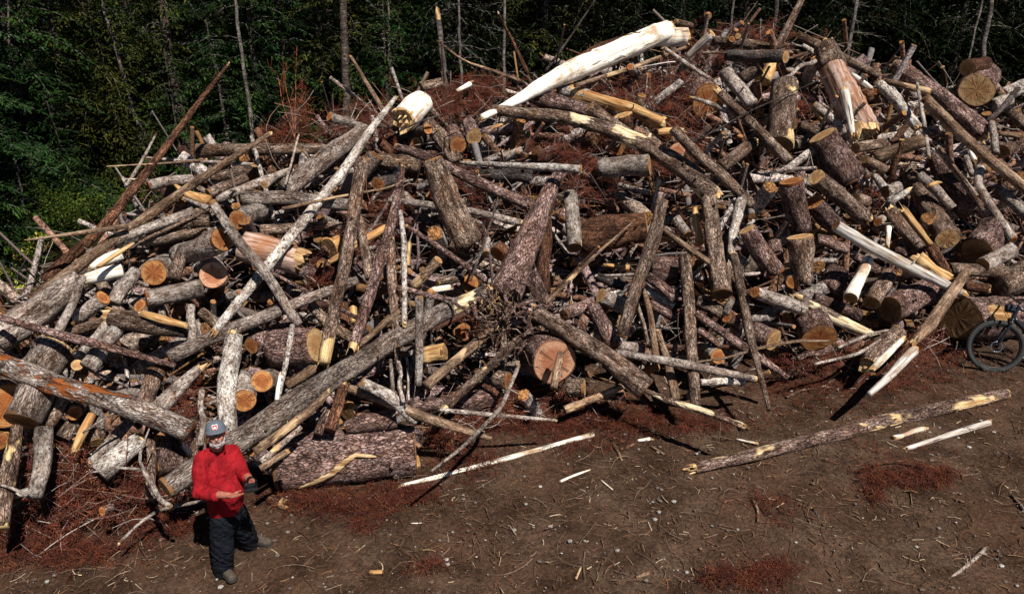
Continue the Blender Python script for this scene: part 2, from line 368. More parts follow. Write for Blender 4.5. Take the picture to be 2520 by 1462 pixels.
FEET = []   # (px, py) of every piece, for the wording of its label
def make_log(idx, mat, pts, ends, lift, label):
    rng = np.random.default_rng(1000 + idx)
    P2 = np.array(pts, float)
    g = lift == 'G'
    seg = np.hypot(*np.diff(P2[:, :2], axis=0).T); cum = np.concatenate([[0], np.cumsum(seg)]); Lp = cum[-1]
    lf = (0, 0) if g else (lift if isinstance(lift, tuple) else (lift, lift))
    def depth(i, l):
        px, py, d = P2[i]
        if g:
            r = .5 * d * ground_k(px, py) / F
            return ground_k(px, py, max(.01, r * .82))
        k = surf_k(px, py) - l * .1
        p = at(px, py, k); r = .5 * d * k / F
        for _ in range(60):
            p = at(px, py, k)
            if p[2] >= ground_z(p[0], p[1]) + r * .7: break
            k *= .99
        return k
    e = ends.split('/'); 
    def ratio(s):
        dg = [c for c in s if c.isdigit()]
        return (.97 if dg[0] == '0' else int(dg[0]) / 10.0) if dg else None
    r1, r2 = ratio(e[0]), ratio(e[1]); k1 = depth(0, lf[0]); k2 = depth(len(P2) - 1, lf[1])
    Lm = Lp * .5 * (k1 + k2) / F
    def turn(ka, kb, r):      # the sawn end ka comes nearer, or the far end kb goes deeper, until the face shows
        dl = min(max(Lm * r / math.sqrt(1 - r * r), .55 if r > .75 else 0), 2.6)
        if Lp > 200 and r >= .6: return ka, kb
        if r >= .75 or P2[:, 2].max() > 95: return ka, ka + dl
        return max(min(ka, kb - dl), ka - .9), kb
    if r1 and not g: k1, k2 = turn(k1, k2, r1)
    elif r2 and not g: k2, k1 = turn(k2, k1, r2)
    if g: ks = [depth(i, 0) for i in range(len(P2))]
    else: ks = np.interp(cum, [0, Lp], [k1, k2])
    W = np.array([at(p[0], p[1], k) for p, k in zip(P2, ks)]); Rd = np.array([.5 * p[2] * k / F for p, k in zip(P2, ks)])
    # a face turned to the camera keeps its drawn radius; the body of a log seen end-on is as thick
    L = float(np.sum(np.linalg.norm(np.diff(W, axis=0), axis=1)))
    big = P2[:, 2].max(); n = int(np.clip(L / .07, 5, 70)); m = int(np.clip(big * .6 + 6, 8, 30))
    if mat in 'wcyqv': m = int(np.clip(m, 8, 22))
    Q, r, L = resample(W, Rd, n)
    thin = r.mean() < .05
    # gentle crookedness
    if len(P2) == 2 and n > 6:
        t = np.linspace(0, 1, n); f = frame_from(Q[-1] - Q[0])
        amp = min(.02 * L, .5 * r.mean() + .004) * (1.6 if thin else 1)
        for ax in (1, 2):
            Q += np.outer(np.sin(t * np.pi * rng.uniform(1, 2.6) + 0) * np.sin(t * np.pi) * rng.normal(0, amp), f[:, ax])
    disp = smooth_noise(n, m, rng, .045, (max(2, int(L / .35)), 5)) + smooth_noise(n, m, rng, .03, (max(2, int(L / .09)), 9)) + rng.normal(0, .018, (n, m))
    if mat in 'yq': disp += smooth_noise(n, m, rng, .16, (2, 4)) + np.round(smooth_noise(1, m, rng, 1.0, (2, 7)) * 1.2) * .07
    if mat == 'b' or mat == 'e': disp += smooth_noise(n, m, rng, .03, (max(2, int(L / .25)), 4))
    # swellings where branches were
    for _ in range(int(rng.integers(0, 3) + L * 1.5)):
        ci, cj = rng.integers(0, n), rng.integers(0, m); a = rng.uniform(.05, .16) * (1.4 if thin else 1)
        di = (np.arange(n) - ci)[:, None] * L / n / max(r.mean(), .02); dj = np.abs((np.arange(m) - cj + m / 2) % m - m / 2)[None, :] * 6.28 / m
        disp += a * np.exp(-(di ** 2 * 1.5 + dj ** 2 * 2.5))
    V, T = tube_verts(Q, r, m, disp)
    C = Q.mean(0); Rm = frame_from(Q[-1] - Q[0])
    Fc = grid_faces(n, m).tolist()
    V = list((V - C) @ Rm)
    # close both ends
    for end, off in ((0, 0), (1, (n - 1) * m)):
        V.append(((Q[0] if end == 0 else Q[-1]) - C) @ Rm - np.array([(-1 if end == 0 else 1) * .0, 0, 0])); c = len(V) - 1
        for j in range(m):
            a, b = off + j, off + (j + 1) % m
            Fc.append((c, b, a) if end == 0 else (c, a, b))
    # twig stubs
    if big > 5 and mat not in 'wyq':
        for _ in range(int(rng.poisson(L * (2.2 if mat in 'gmrv' else 1.2)))):
            i = int(rng.integers(1, n - 1)) if n > 3 else 1; a = rng.uniform(0, 6.28); c = ((Q[i] - C) @ Rm)
            dr = np.array([rng.uniform(-.5, .5), math.cos(a), math.sin(a)]); dr /= np.linalg.norm(dr)
            w = r[i] * rng.uniform(.1, .2) + .003; ln = r[i] + rng.uniform(.02, .09 if not thin else .05); b = len(V); f2 = frame_from(dr)
            for x, ww in ((0, w), (ln, w * .7)):
                for q in range(4): V.append(c + dr * x + f2[:, 1] * math.cos(q * 1.571) * ww + f2[:, 2] * math.sin(q * 1.571) * ww)
            for q in range(4): Fc.append((b + q, b + (q + 1) % 4, b + 4 + (q + 1) % 4, b + 4 + q))
            Fc.append((b + 4, b + 5, b + 6, b + 7))
    M = Matrix(Rm.tolist()).to_4x4(); M.translation = Vector(C)
    ratio_ = Lp / max(big, 1)
    if mat in 'wyc' and big < 10 and Lp < 100: kind = 'wood_splinter'
    elif big < 9.5: kind = 'branch'
    elif ratio_ > 7 and big < 27: kind = 'pole'
    elif mat in 'yq' and Lp < 110: kind = 'wood_chunk'
    else: kind = 'log'
    if label.startswith('!'):
        for w_ in ('pole', 'branch', 'stem', 'log', 'trunk'):
            if w_ in label.split(' standing ')[0].split(' beside ')[0].split(' in front')[0].split(' above')[0].split(' below')[0].split(' behind')[0].split(' right of')[0].split(' ending')[0]: kind = {'stem': 'branch', 'trunk': 'log'}.get(w_, w_); break
        else: kind = 'log'
    TONE[0] = float(rng.random()); o = mesh_obj(kind, V, Fc, MAT[mat], None, True, M)
    # parts: sawn faces and torn ends
    parts = []
    for end, spec in ((0, e[0]), (1, e[1])):
        i = 0 if end == 0 else n - 1; dr = (Q[0] - Q[1]) if end == 0 else (Q[-1] - Q[-2]); dr = (Rm.T @ dr); dr /= np.linalg.norm(dr)
        if dr[0] < 0 and abs(dr[1]) < 1: fl = frame_from(dr)
        else: fl = frame_from(dr)
        ML = Matrix(fl.tolist()).to_4x4(); ML.translation = Vector((Q[i] - C) @ Rm + dr * .001)
        if spec.startswith('s'):
            cc = [c for c in spec[1:] if c in 'optd']; cm = CUT[cc[0]] if cc else CUT['t' if rng.random() < .4 else 'd']
            disc(r[i] * .97, max(14, m), rng, .006, 'sawn_face', cm, o, ML); parts.append('sawn')
        elif spec.startswith('k'):
            torn(r[i], m, rng, 'torn_end', SPL if mat not in 'cv' or rng.random() < .6 else MAT['y'], o, ML, (r[i] * rng.uniform(1.2, 2.4) if r[i] < .07 else r[i] * rng.uniform(.45, .95))); parts.append('torn')
    LOGS.append(dict(o=o, kind=kind, mat=mat, p=P2, e=e, label=label, d=big, L=Lp, m=L, g=g))
    return o
LOGS = []
DATA = '''
r|563,157,5;515,218,11;380,400,19;245,570,24;105,690,26|k/x|3|!long brown pole with broken stubs reaching highest over the left slope of the pile
n|500,490,10;300,610,15;150,715,17|x/x|0|
s|384,331,6;345,405,8;310,460,9|s/x|2|
s|362,389,6;620,406,11|k/k|4|
v|262,410,2;450,400,6;505,394,8|x/k|5|
v|662,330,11;458,466,22;253,611,26;80,738,30|k/s4t|6|!tan debarked pole running down the left slope, torn tip by the spruces
s|366,458,27;476,440,25|s5o/x|5|!short whitish log with a dark sawn face on the left slope
w|308,441,3;377,443,5|k/x|5|
r|446,368,22;488,415,24;500,455,24|s/x|-2|
g|485,372,33;690,368,28;892,367,26|s/x|0|
g|520,436,26;642,415,30|x/x|-1|
g|514,478,28;606,436,22|s5t/x|2|
s|532,492,24;642,447,22;722,418,16|x/x|2|
s|651,455,20;690,430,20|s9t/x|4|
y|430,455,8;460,478,20;512,498,30|k/x|6|
s|455,490,8;510,512,15|k/x|6|
g|447,508,40;490,525,40|s7o/x|-1|
s|522,497,20;590,600,26;650,665,24;735,800,22|s4t/x|8|!grey pole crossing under the silver pole and ending above a bark-heavy stump
f|597,489,33;700,486,35;860,505,30|s/x|3|
f|700,470,46;826,370,45;903,318,30|x/x|3|!thick grey log slanting up to a snapped top, tan scars on its bark
z|973,241,10;905,330,20;848,416,23;775,508,25;690,615,26;610,715,24;530,814,20|k/k|9|!very long silver pole lying diagonally across the whole left part of the pile
s|811,287,24;887,313,22|s6o/x|3|!bluish grey log end with an orange sawn face sticking out against the trees
v|864,141,8;940,268,14;956,290,15|k/x|0|!reddish peeled pole with a broken top leaning before a dark trunk
w|996,292,66;1040,248,58|k/k|4|!bright white torn block on the crest with dark slits
g|1035,215,24;1085,205,26|s5/x|0|
n|985,322,4;1040,297,5;1090,284,4|x/x|7|
w|1124,225,8;1156,208,14|x/k|4|
n|964,347,24;1052,318,26|x/s8o|4|
g|1052,300,30;1090,347,38;1124,400,40|s/x|1|
m|1114,321,34;1127,357,42|x/s9o|4|!rounder one of the twin yellow sawn log ends under the crest
m|1153,303,30;1166,338,40|x/s9t|4|!notched one of the twin yellow sawn log ends under the crest
n|1040,336,28;1022,352,30|x/s8o|-1|
m|972,362,18;1037,381,25;1170,446,28;1284,498,29;1300,505,28|s/x|6|!long mauve pole slanting down from the twin sawn ends to the root trunk
g|1064,392,50;1106,505,68;1156,600,76|s2t/x|2|!wide leaning trunk with a pale torn strip at its top edge
b|892,395,33;872,520,31;861,593,30;826,746,30;797,893,30|s4t/k|8|!knotty upright pole with tan scars, thicker of the steep poles
m|992,413,13;974,510,23;940,632,26;871,848,27|k/k|9|!smooth mauve pole with a pale snapped top, steep beside the knotty pole
g|908,392,29;958,399,36;1032,407,38|x/x|0|
n|929,455,38;977,442,28|s7o/x|0|
z|827,452,18;866,434,15|s5o/x|1|
v|694,514,9;826,486,7;968,460,4;998,440,2|x/x|11|!thin tan branch arched over the silver pole
s|955,493,14;1037,502,17;1160,520,18;1280,548,16|x/k|5|!straight grey pole ending torn just short of the root trunk
z|1132,401,9;1261,408,15;1350,412,20;1429,417,22|x/s5t|6|!thin birch-grey log with an orange-rimmed sawn face above the root trunk
s|1190,398,15;1284,368,15|x/x|3|
n|1170,421,25;1305,436,36|x/x|0|
s|702,455,6;720,392,6;734,336,5|x/k|6|
w|1185,290,16;1211,278,18|x/x|2|
g|1179,310,16;1208,300,18|x/x|2|
y|1212,316,8;1256,299,7|k/k|3|
e|1210,270,26;1284,280,29;1390,288,31;1495,318,35;1600,362,42;1692,421,46;1755,485,50|x/k|5|!long bowed log stripped yellow-white on top, sweeping down the middle of the crest
m|1127,475,26;1152,510,28|k/x|1|
r|935,350,22;970,380,26|x/x|0|
m|800,320,24;838,338,28|x/x|0|
g|940,292,24;975,315,26|x/x|-1|
r|1227,35,5;1262,105,9;1299,183,12|k/x|-3|!reddish broken stem leaning behind the crest left of the white giant
n|1465,0,3;1405,90,5;1342,177,8|x/x|-2|!dark thorny stem leaning out of the crest against the shade
v|1074,100,3;1142,152,6;1220,177,8;1290,205,9|x/x|0|
w|1187,292,12;1290,238,28;1360,195,44;1414,172,53;1524,125,55;1612,88,49;1645,76,45|k/k|5|!giant bare white log slanting along the very crest
w|1618,92,44;1690,92,44|x/k|4|^fork_butt
r|1372,172,12;1480,114,20;1600,78,14|k/x|6.5|^bark_strip
g|1662,54,14;1703,66,16|s5t/x|1|
v|1414,212,11;1561,166,11;1687,117,8|x/x|6|
s|1551,165,18;1572,184,16|s9o/x|7|
s|1635,120,10;1690,158,11;1744,193,9|k/x|8|
c|1569,168,3;1640,154,3;1664,153,3|x/x|7|
y|1400,226,30;1440,236,28;1548,265,31;1630,303,36|x/k|3|!yellow stripped log with ragged end lying below the giant white log
s|1374,218,33;1448,237,31|s/x|3|^bark_sleeve
m|1300,228,40;1350,248,46;1450,275,36|x/x|3|!thick mauve log butting against the lower end of the giant white log
g|1452,263,34;1500,300,28;1548,325,20|s2t/x|6|
r|1534,284,46;1544,323,32|s4t/x|1|
y|1615,326,18;1672,323,18|s5d/k|3|
g|1657,316,26;1711,376,25;1772,426,28;1850,505,26|s3d/x|5|!long grey log running down beside the bowed stripped log
r|1668,372,42;1698,400,40|s9p/x|1|
r|1520,368,30;1535,350,28|s9o/x|1|
r|1458,350,30;1462,335,28|s8d/x|0|
s|1474,415,46;1598,407,52|x/s3t|5|!stout blue-grey log showing a tall narrow pale sawn face above the dark hollow
b|1772,413,32;1851,353,30|s/k|4|
m|1742,250,88;1705,215,84|s8o/x|0|!broad orange sawn butt with purple bark nested in red needles near the peak
s|1708,242,9;1800,278,15|k/x|6|
g|1772,231,20;1851,305,22;1943,397,25|k/x|8|
s|1785,178,34;1850,258,34|x/x|5|
g|1824,196,34;1869,167,34|x/s4t|3|
g|1756,99,20;1850,110,24;1912,122,20|x/x|2|
g|1728,130,7;1945,128,11|x/x|5|
n|1790,137,28;1933,141,30|x/s7t|4|!dark crest log with an oval tan sawn face under the leaning standing pole
c|1689,144,16;1753,83,22|k/s5t|4|
b|1971,3,15;1926,93,20;1908,122,20|k/x|3|!blotchy pole standing highest above the crest
g|1966,88,20;2065,140,25;2160,186,18|s4d/x|0|!grey log sloping down behind the broad split trunk
z|1975,112,10;2016,138,14|x/x|1|
s|1917,196,8;2007,151,11|x/x|6|
y|1878,200,34;1900,150,26|x/k|2|
n|1717,345,4;1850,272,4;2055,180,2|x/x|10|
r|1801,97,15;1803,100,14|s9o/x|4|
r|1816,90,15;1822,96,14|s9t/x|4|
r|1742,40,19;1725,48,12|s9o/x|3|
q|2030,118,50;2044,155,62;2080,225,74;2125,325,76|x/k|6|!broad split trunk with pinkish bare wood and a rusty rotten hole
g|2031,119,56;2049,168,67|k/x|6|^bark_cap
c|2078,228,24;2098,330,14|k/k|8.5|^bleached_strip
b|1931,212,60;1918,360,66|s/s4d|5|!stout upright log with a yellow scar and dark sawn foot
m|2025,333,66;2058,390,76;2088,440,80|s2t/s|7|!stout mauve barrel-thick log with a white rim at its raised end
b|2008,436,42;2060,480,42;2126,535,38|s5t/k|6|!log with a yellow cut top and ochre stripped belly under the mauve barrel-thick log
m|1947,446,60;1970,570,52|s3o/x|5|!upright log with a reddish sawn top below the yellow-scarred log
g|1970,583,63;1978,696,46|s2t/x|7|!upright stump-like log with a split groove and pale rim
v|2275,241,24;2392,358,24;2540,478,24|s5d/x|8|!long two-toned brown pole descending to the right frame edge
m|2202,158,34;2326,247,40;2425,330,42|k/k|2|!thick pale mauve log lying just under the right skyline
z|2162,205,22;2207,247,25;2257,315,22|x/k|5|!white flaking log lying beside the broad split trunk
s|2257,205,7;2273,300,11;2286,386,9|x/k|10|
z|2285,262,18;2320,300,20;2366,342,18|x/x|4|
v|2152,388,34;2273,347,32|x/s3t|6|
r|2194,445,18;2220,345,12|x/s4t|8|
g|2127,393,22;2176,417,24|s5d/x|5|
g|2107,365,25;2175,353,25|s6t/x|5|
s|2004,258,18;2060,305,22;2112,356,24|s/x|4|
y|2008,277,11;2027,298,11|k/x|3|
g|1970,308,22;2012,326,24|x/x|2|
r|2122,240,36;2150,228,32|s4o/x|2|
r|2157,226,15;2166,222,14|s8o/x|4|
c|2095,184,14;2148,224,16|x/s3t|3|
v|2177,199,14;2235,215,16;2290,226,17|x/s4t|3|
m|2403,223,81;2418,190,76|s0t/x|6|!great round sawn trunk face alone against the trees at the right skyline
r|2381,168,42;2425,158,34|s6t/x|4|!tilted oval sawn face sitting on top of the great round sawn face
v|2410,163,17;2470,240,16|x/x|2|
s|2440,262,32;2482,247,30|x/x|2|
z|2470,235,34;2540,205,36|x/x|1|
n|2431,300,12;2470,262,13;2505,220,14|x/x|4|
s|2440,302,15;2450,378,18|s/x|5|
v|2458,330,13;2510,334,15|x/s3t|3|
g|2484,276,26;2540,320,28|x/x|2|
g|2470,373,32;2490,362,30|s4d/x|2|
z|2305,362,12;2350,420,14;2400,484,18|x/k|6|
g|2312,362,8;2370,440,10;2420,520,10|x/x|7|
m|2300,385,44;2345,450,50;2390,520,58|x/x|2|
s|2413,413,24;2405,450,19;2445,520,20;2494,590,21|k/s5o|7|
s|2455,465,26;2500,505,27;2545,545,27|x/x|5|
g|2478,452,32;2490,470,30|x/x|4|
w|2384,362,8;2399,395,10|k/k|4|
s|2378,385,13;2392,432,14|x/x|3|
b|2235,418,36;2280,500,46;2332,588,57|k/s8t|6|!stout mottled log with a round cracked sawn face above the bark-covered barrel log
z|2150,430,16;2170,455,20;2192,492,24|x/x|4|
s|2178,472,28;2210,462,28|s3d/x|5|
z|2186,502,18;2231,473,16|x/k|6|
s|2262,430,22;2305,470,24;2345,512,20|x/x|5|
y|2288,457,8;2309,450,9|k/k|6|
g|2103,490,30;2132,497,30|s6d/x|4|
m|2003,498,46;2060,560,46|s5o/s4d|4|
c|2057,555,28;2141,608,31;2255,665,28;2365,720,20|s2d/k|8|!long bleached log slanting down toward the bicycle
m|2010,590,26;2085,612,28|x/x|3|
w|2136,638,24;2094,733,33|k/s3d|9|!short bleached-white log standing steeply below the long bleached log
m|2105,630,24;2160,668,26|x/x|3|
m|2060,672,56;2035,715,56|x/x|2|
b|2186,677,38;2144,745,42|k/s6d|6|
m|2300,712,62;2240,735,66;2190,762,64|x/s6d|3|
v|2376,671,23;2330,740,26;2287,800,29;2247,842,20|s/k|10|!blotchy leaning pole propped before the huge dark sawn trunk
c|2246,864,24;2190,925,20;2139,970,14|k/x|11|
b|2210,818,42;2165,860,48;2138,895,46|s/k|8|
w|2218,838,14;2175,880,18;2150,905,16|k/k|9.6|^bare_wood_edge
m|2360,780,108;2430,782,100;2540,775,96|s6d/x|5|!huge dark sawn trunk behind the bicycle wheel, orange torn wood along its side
y|2418,772,34;2470,778,44|x/x|6.5|^torn_wood
g|2338,661,28;2430,668,32;2545,678,30|x/x|5|
g|2455,700,64;2560,668,80|x/x|4|
r|2373,703,24;2430,711,24|x/k|5|
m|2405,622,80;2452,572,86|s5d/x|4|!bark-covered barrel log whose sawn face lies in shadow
s|2418,652,36;2490,617,36|s4d/x|6|
s|2161,546,21;2190,535,20|s9o/x|6|
w|2186,560,16;2184,605,10|x/k|5|
b|2189,519,28;2225,565,30;2262,612,30|k/x|6|
y|2226,522,22;2290,602,18|k/x|6.5|^bare_wood_edge
r|2289,605,26;2330,675,26|x/x|5|
y|2255,640,34;2290,662,40;2327,694,38|k/x|6|!fan of splintered ochre wood beside the long bleached log
m|2225,598,36;2215,632,36|x/x|3|
m|1838,566,44;1868,615,48;1906,671,50|s2t/s9o|7|!mauve log pointing down with a striped orange sawn face beside the grooved stump
s|1943,668,34;1953,693,37|x/s8o|7|
m|1905,598,34;1912,645,34|s/x|5|
y|1928,653,14;1958,653,14|x/s|6|
s|1858,719,28;1910,738,32;1977,761,32|s6o/x|7|
e|1970,733,20;2040,775,30;2152,828,20|k/k|7|
m|2004,733,28;2115,778,34|x/x|4|
m|2015,832,86;1995,790,86|s7o/x|5|!round orange stump face with a rotten hollow at its foot
m|1851,812,48;1903,838,58|x/s6t|5|
g|1938,785,36;1965,778,36|s4d/x|3|
s|2062,856,8;2141,822,8;2186,812,6|x/x|9|
s|2002,896,7;2110,872,8;2168,835,5|x/x|10|
v|1700,893,5;1793,880,6;1878,854,8;1965,838,8;2041,840,6|x/x|10|!thin tan branch arching in front of the orange stump face
m|1962,883,14;2046,856,16|x/x|8|
m|1385,420,26;1362,450,34;1330,520,54;1298,600,66;1268,668,76;1240,730,84|k/x|9|!tall leaning trunk flaring into a torn root mass at the heart of the pile
r|1345,530,26;1337,720,34|x/x|6|
m|1303,678,42;1325,720,40;1350,762,36|x/x|8|^root
b|1315,768,40;1416,830,46;1500,880,46;1589,957,60|k/s9o|10|!heavy diagonal log with a pale torn upper end and round orange sawn foot
b|1630,495,30;1608,593,33;1564,709,32;1529,827,29|s4t/s3t|10|!steep mauve pole with cream scars standing right of the dark hollow
g|1685,632,28;1695,750,30;1703,888,29;1712,998,25|s/x|9|!upright grey pole whose debarked foot stands on the dirt
r|1430,583,84;1510,572,80;1592,560,74|x/s2t|2|!massive log deep in the dark hollow with a thin pale sawn edge
s|1404,478,34;1414,610,39|x/s2d|7|!silver log hanging straight down before the dark hollow
m|1396,500,16;1382,543,18|x/s5o|7|
v|1556,548,4;1469,624,8;1427,664,10;1342,748,9|x/x|9|!splintered thin pole rising from the root mass with white torn wood
y|1492,653,10;1548,661,14|k/x|3|
n|1469,682,22;1537,706,22|x/x|3|
s|1479,727,36;1537,755,38|s5t/x|5|
m|1388,776,30;1463,743,32|s6d/x|5|
m|1458,751,32;1485,800,40;1511,850,46|s/x|7|
g|1495,782,36;1524,790,38|x/s3t|3|
m|1419,793,16;1448,827,16|s/x|4|
s|1522,853,28;1587,859,30|x/s2t|3|
m|1600,660,62;1662,665,62|x/x|4|
m|1593,680,26;1664,737,27|x/x|6|
z|1587,711,22;1658,755,26|x/x|4|
m|1598,746,22;1664,785,22|x/x|5|
v|1587,719,12;1601,777,15;1614,877,18|s/x|8|
v|1619,817,14;1640,882,20;1665,985,25|k/x|7|
g|1662,850,12;1654,890,15|k/x|5|
v|1632,564,14;1680,600,16;1748,648,15|x/k|8|
s|1664,538,24;1690,577,26|x/s2t|4|
y|1709,514,14;1720,600,18|x/x|3|
g|1745,492,38;1755,600,44;1777,724,50|k/s6d|8|!stout upright grey log with a dull sawn foot right of the slim grey pole
z|1824,495,27;1803,575,22;1799,625,18|x/x|8|
b|1806,628,20;1822,703,22;1840,803,22;1853,858,19;1868,910,14;1893,1008,10|k/x|9|
g|1781,575,22;1795,690,24|x/x|5|
s|1814,632,15;1838,652,16|x/s3t|6|
g|1715,742,32;1780,770,36|x/x|4|
m|1712,770,20;1843,864,22;1940,930,14|x/x|10|!long mauve pole slanting to the ground left of the orange stump face
s|1801,736,16;1785,772,17|s/x|10|
m|1790,780,30;1816,800,30|s7o/x|6|
s|1720,858,38;1767,877,40|x/s8o|7|
m|1717,812,20;1769,848,20|x/x|6|
r|1730,661,10;1740,698,12|k/x|6|
s|1514,867,16;1650,890,23;1856,932,17|x/k|11|!level grey-brown pole ending before the dirt, lowest of the long level poles
v|1852,931,10;1893,915,12|k/s4t|10|
z|1724,941,18;1832,939,18|x/x|4|
e|1587,961,11;1650,987,17;1732,1012,18;1827,1047,14|k/k|11|!mottled pole lying from the round orange sawn foot out over the dirt
m|1365,890,116;1325,862,110|s9p/x|8|!biggest pink sawn butt with a lobed outline and a brown pole in front
v|1381,868,16;1372,905,22;1362,955,18|x/x|12|
g|1393,952,42;1438,952,44|x/s2t|6|
v|1390,1010,20;1537,948,16|x/s|5|
g|1217,930,42;1250,938,44|x/s4o|4|
r|1185,944,12;1232,975,14|s/x|5|
f|408,1202,56;555,1105,60;695,1013,60;827,925,54;985,828,48;1103,762,44;1201,714,30|s2t/k|10|!heavy pale diagonal trunk running from behind the man up to the root mass
f|418,880,36;520,830,34;642,783,32;760,735,27;880,690,22|s3d/x|8|!long furrowed grey log lying above the two stacked sawn ends
m|666,670,8;760,720,10;880,783,12|x/x|7|
g|766,751,26;811,801,28;870,835,24|x/x|5|
m|675,858,92;778,850,88|x/s3t|5|!fat dark bark-covered butt left of the knotty upright pole
z|720,800,12;705,890,13;684,985,10|x/k|9|
m|619,851,42;710,800,38|s8o/x|6|
s|603,985,54;597,935,50|s9o/x|7|!lower of the two stacked orange sawn ends above the man's cap
s|645,938,54;680,925,50|s9o/x|6|!upper of the two stacked orange sawn ends above the man's cap
z|576,828,40;556,950,46;556,990,46;564,1068,40|k/x|8|!near-white upright log rising right behind the man's cap
b|479,1030,18;480,1130,18|x/x|7|
s|497,960,13;495,1095,15|x/x|9|
x|-25,888,50;60,915,54;130,945,50;240,975,48;360,1015,56;468,1062,50|x/x|10|!long pale log with rusty rot patches running from the left frame edge
f|138,855,96;95,915,90|k/x|6|
f|98,950,86;57,1036,82|x/s5d|8|!stout short log with its dull sawn foot hanging over the left frame corner
g|15,1000,112;-30,960,108|s8o/x|5|
y|0,1085,44;-30,1070,40|s6o/x|6|
b|42,1050,26;20,1170,40;0,1300,40|x/x|8|
s|108,1058,42;104,1150,40;84,1225,34|x/x|8|
g|160,970,42;112,1050,36|x/x|6|
g|184,1015,37;195,990,38|s9o/x|6|
g|188,1035,34;155,1078,38|x/x|4|
y|228,1020,20;205,1060,20;184,1107,16|x/k|8|
s|279,1017,5;240,1040,6;203,1066,6|x/x|10|
g|228,1062,34;236,1088,36|x/s4t|5|
z|347,1082,40;300,1115,52;245,1165,58|k/x|6|!white-grey log with a pointed torn top beside the red brushwood
s|325,1030,24;270,1090,28;222,1140,24|x/k|4|
b|384,915,44;350,1005,38|s/x|7|
s|490,908,24;440,955,36;392,1005,44|k/x|7|
s|352,960,32;288,975,26|x/x|3|
b|370,1083,22;372,1228,26|x/x|7|
m|412,1082,50;430,1155,66|x/x|5|
w|456,1095,24;472,1115,22|k/x|5|
s|366,1058,4;340,1123,7;350,1155,9;377,1195,13;392,1232,12;420,1245,10|k/s|13|!crooked silver branch hooking down to the red brushwood left of the man
s|221,1163,5;303,1149,6;350,1156,8|x/x|12|
s|-10,1190,5;30,1200,7;68,1220,9|x/x|9|
z|37,1218,18;85,1203,18|x/x|7|
m|253,1257,22;276,1247,21|s7o/x|7|!small sawn log end poking out of the red brushwood
s|508,1231,8;395,1252,9;345,1284,7;294,1336,8|x/k|5|
f|-15,835,86;95,765,74;200,690,62|x/x|6|!broad grey log filling the left frame edge
m|-12,778,16;120,817,20;263,853,21;430,900,12|x/x|11|!long brown pole lying across the left side from the frame edge
w|222,655,28;300,625,28|k/x|5|
w|215,686,30;303,665,34|k/x|6|
y|330,598,6;290,622,12;243,655,11|x/k|9|
s|378,671,62;415,638,40|s0o/x|6|!round orange sawn face with pale torn wood tapering behind it
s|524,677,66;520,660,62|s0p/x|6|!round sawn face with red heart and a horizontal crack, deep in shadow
s|546,590,62;500,610,60;435,630,46|s6o/x|6|!thick log whose oval tan sawn face sits under the crossing grey pole
b|450,615,28;427,687,32|k/x|8|
s|361,735,42;430,722,48;498,708,46|s4o/x|7|!silver log with a rotten orange patch below the two round sawn faces
g|345,752,34;375,772,34|s7o/x|5|
s|337,667,30;279,745,34|x/x|6|
s|192,783,36;253,733,36|x/s3o|5|
s|203,682,17;142,822,22|s/x|9|
g|158,820,22;263,790,24|x/x|6|
s|190,883,22;266,793,18|x/x|7|
s|287,812,36;215,905,44|x/x|8|
g|190,898,28;202,918,28|s8t/x|8|
g|275,783,50;345,792,54;462,815,36|k/x|7|!weathered bark log with a rotten torn butt above the long brown pole
y|350,772,14;400,785,20;457,802,14|k/k|9|^bare_wood_edge
s|472,754,20;472,845,21|x/x|8|
g|495,768,24;540,802,26|x/x|4|
s|563,730,22;592,722,20|x/s5o|5|
g|345,565,34;430,550,36;515,541,28|k/x|4|
s|478,521,26;370,560,24;260,602,18|x/k|6|
g|516,516,6;430,556,8;340,597,9|x/x|8|
g|345,592,28;510,572,24|x/x|3|
v|64,591,4;190,575,11;315,556,14|k/x|8|!thin tan pole poking out level toward the bushes on the left
s|585,541,48;640,520,44|s8o/x|6|
g|642,567,28;735,562,26|x/x|3|
g|755,557,20;882,558,20|k/x|3|
q|600,606,74;670,622,70;738,640,64|x/k|5|!large splintered yellow-brown log lying under the silver pole
y|810,612,52;835,600,50|s7d/x|2|
y|810,645,14;880,600,20;950,560,20|k/x|5|
b|885,535,17;895,600,22;911,685,26|x/x|7|
b|960,590,22;966,712,23;972,805,20;990,985,12|k/x|8|
z|985,520,10;995,600,14;995,795,13|x/k|9|
y|1007,600,11;1004,655,13|k/x|7|
m|1003,558,10;1100,622,14;1196,690,14|k/x|8|
v|1079,640,24;1016,709,24|s3t/x|6|
g|1077,698,20;1138,683,20|s4t/x|4|
w|1064,714,14;1112,707,16|k/s|5|
s|1083,669,4;1135,661,5|x/x|6|
m|977,709,14;1090,735,14;1190,753,13|x/x|9|
s|1032,731,20;1032,893,20;1029,948,18|s1t/x|13|!clean upright pole standing in front of the long diagonal trunk
y|1043,875,38;1095,867,38|x/s2t|4|
r|1138,817,46;1150,810,42|s8o/x|4|
r|1156,698,44;1166,694,42|s8o/x|4|
v|1222,798,24;1130,880,24;1048,950,26|x/x|8|
b|1275,835,20;1190,915,20;1098,1002,20|x/k|9|
v|982,765,16;925,815,16;880,852,16|x/x|8|
v|960,778,12;890,852,12|x/x|7|
r|845,738,22;850,805,24|x/x|4|
y|868,758,24;872,795,24|x/x|3|
y|850,822,32;842,812,30|s6o/x|3|
z|1200,588,15;1196,622,17|x/s5t|7|
r|1225,625,42;1238,612,38|s6o/x|5|
n|1225,492,4;1190,600,7;1158,692,5|x/x|12|
g|1110,592,46;1155,612,44|x/x|1|
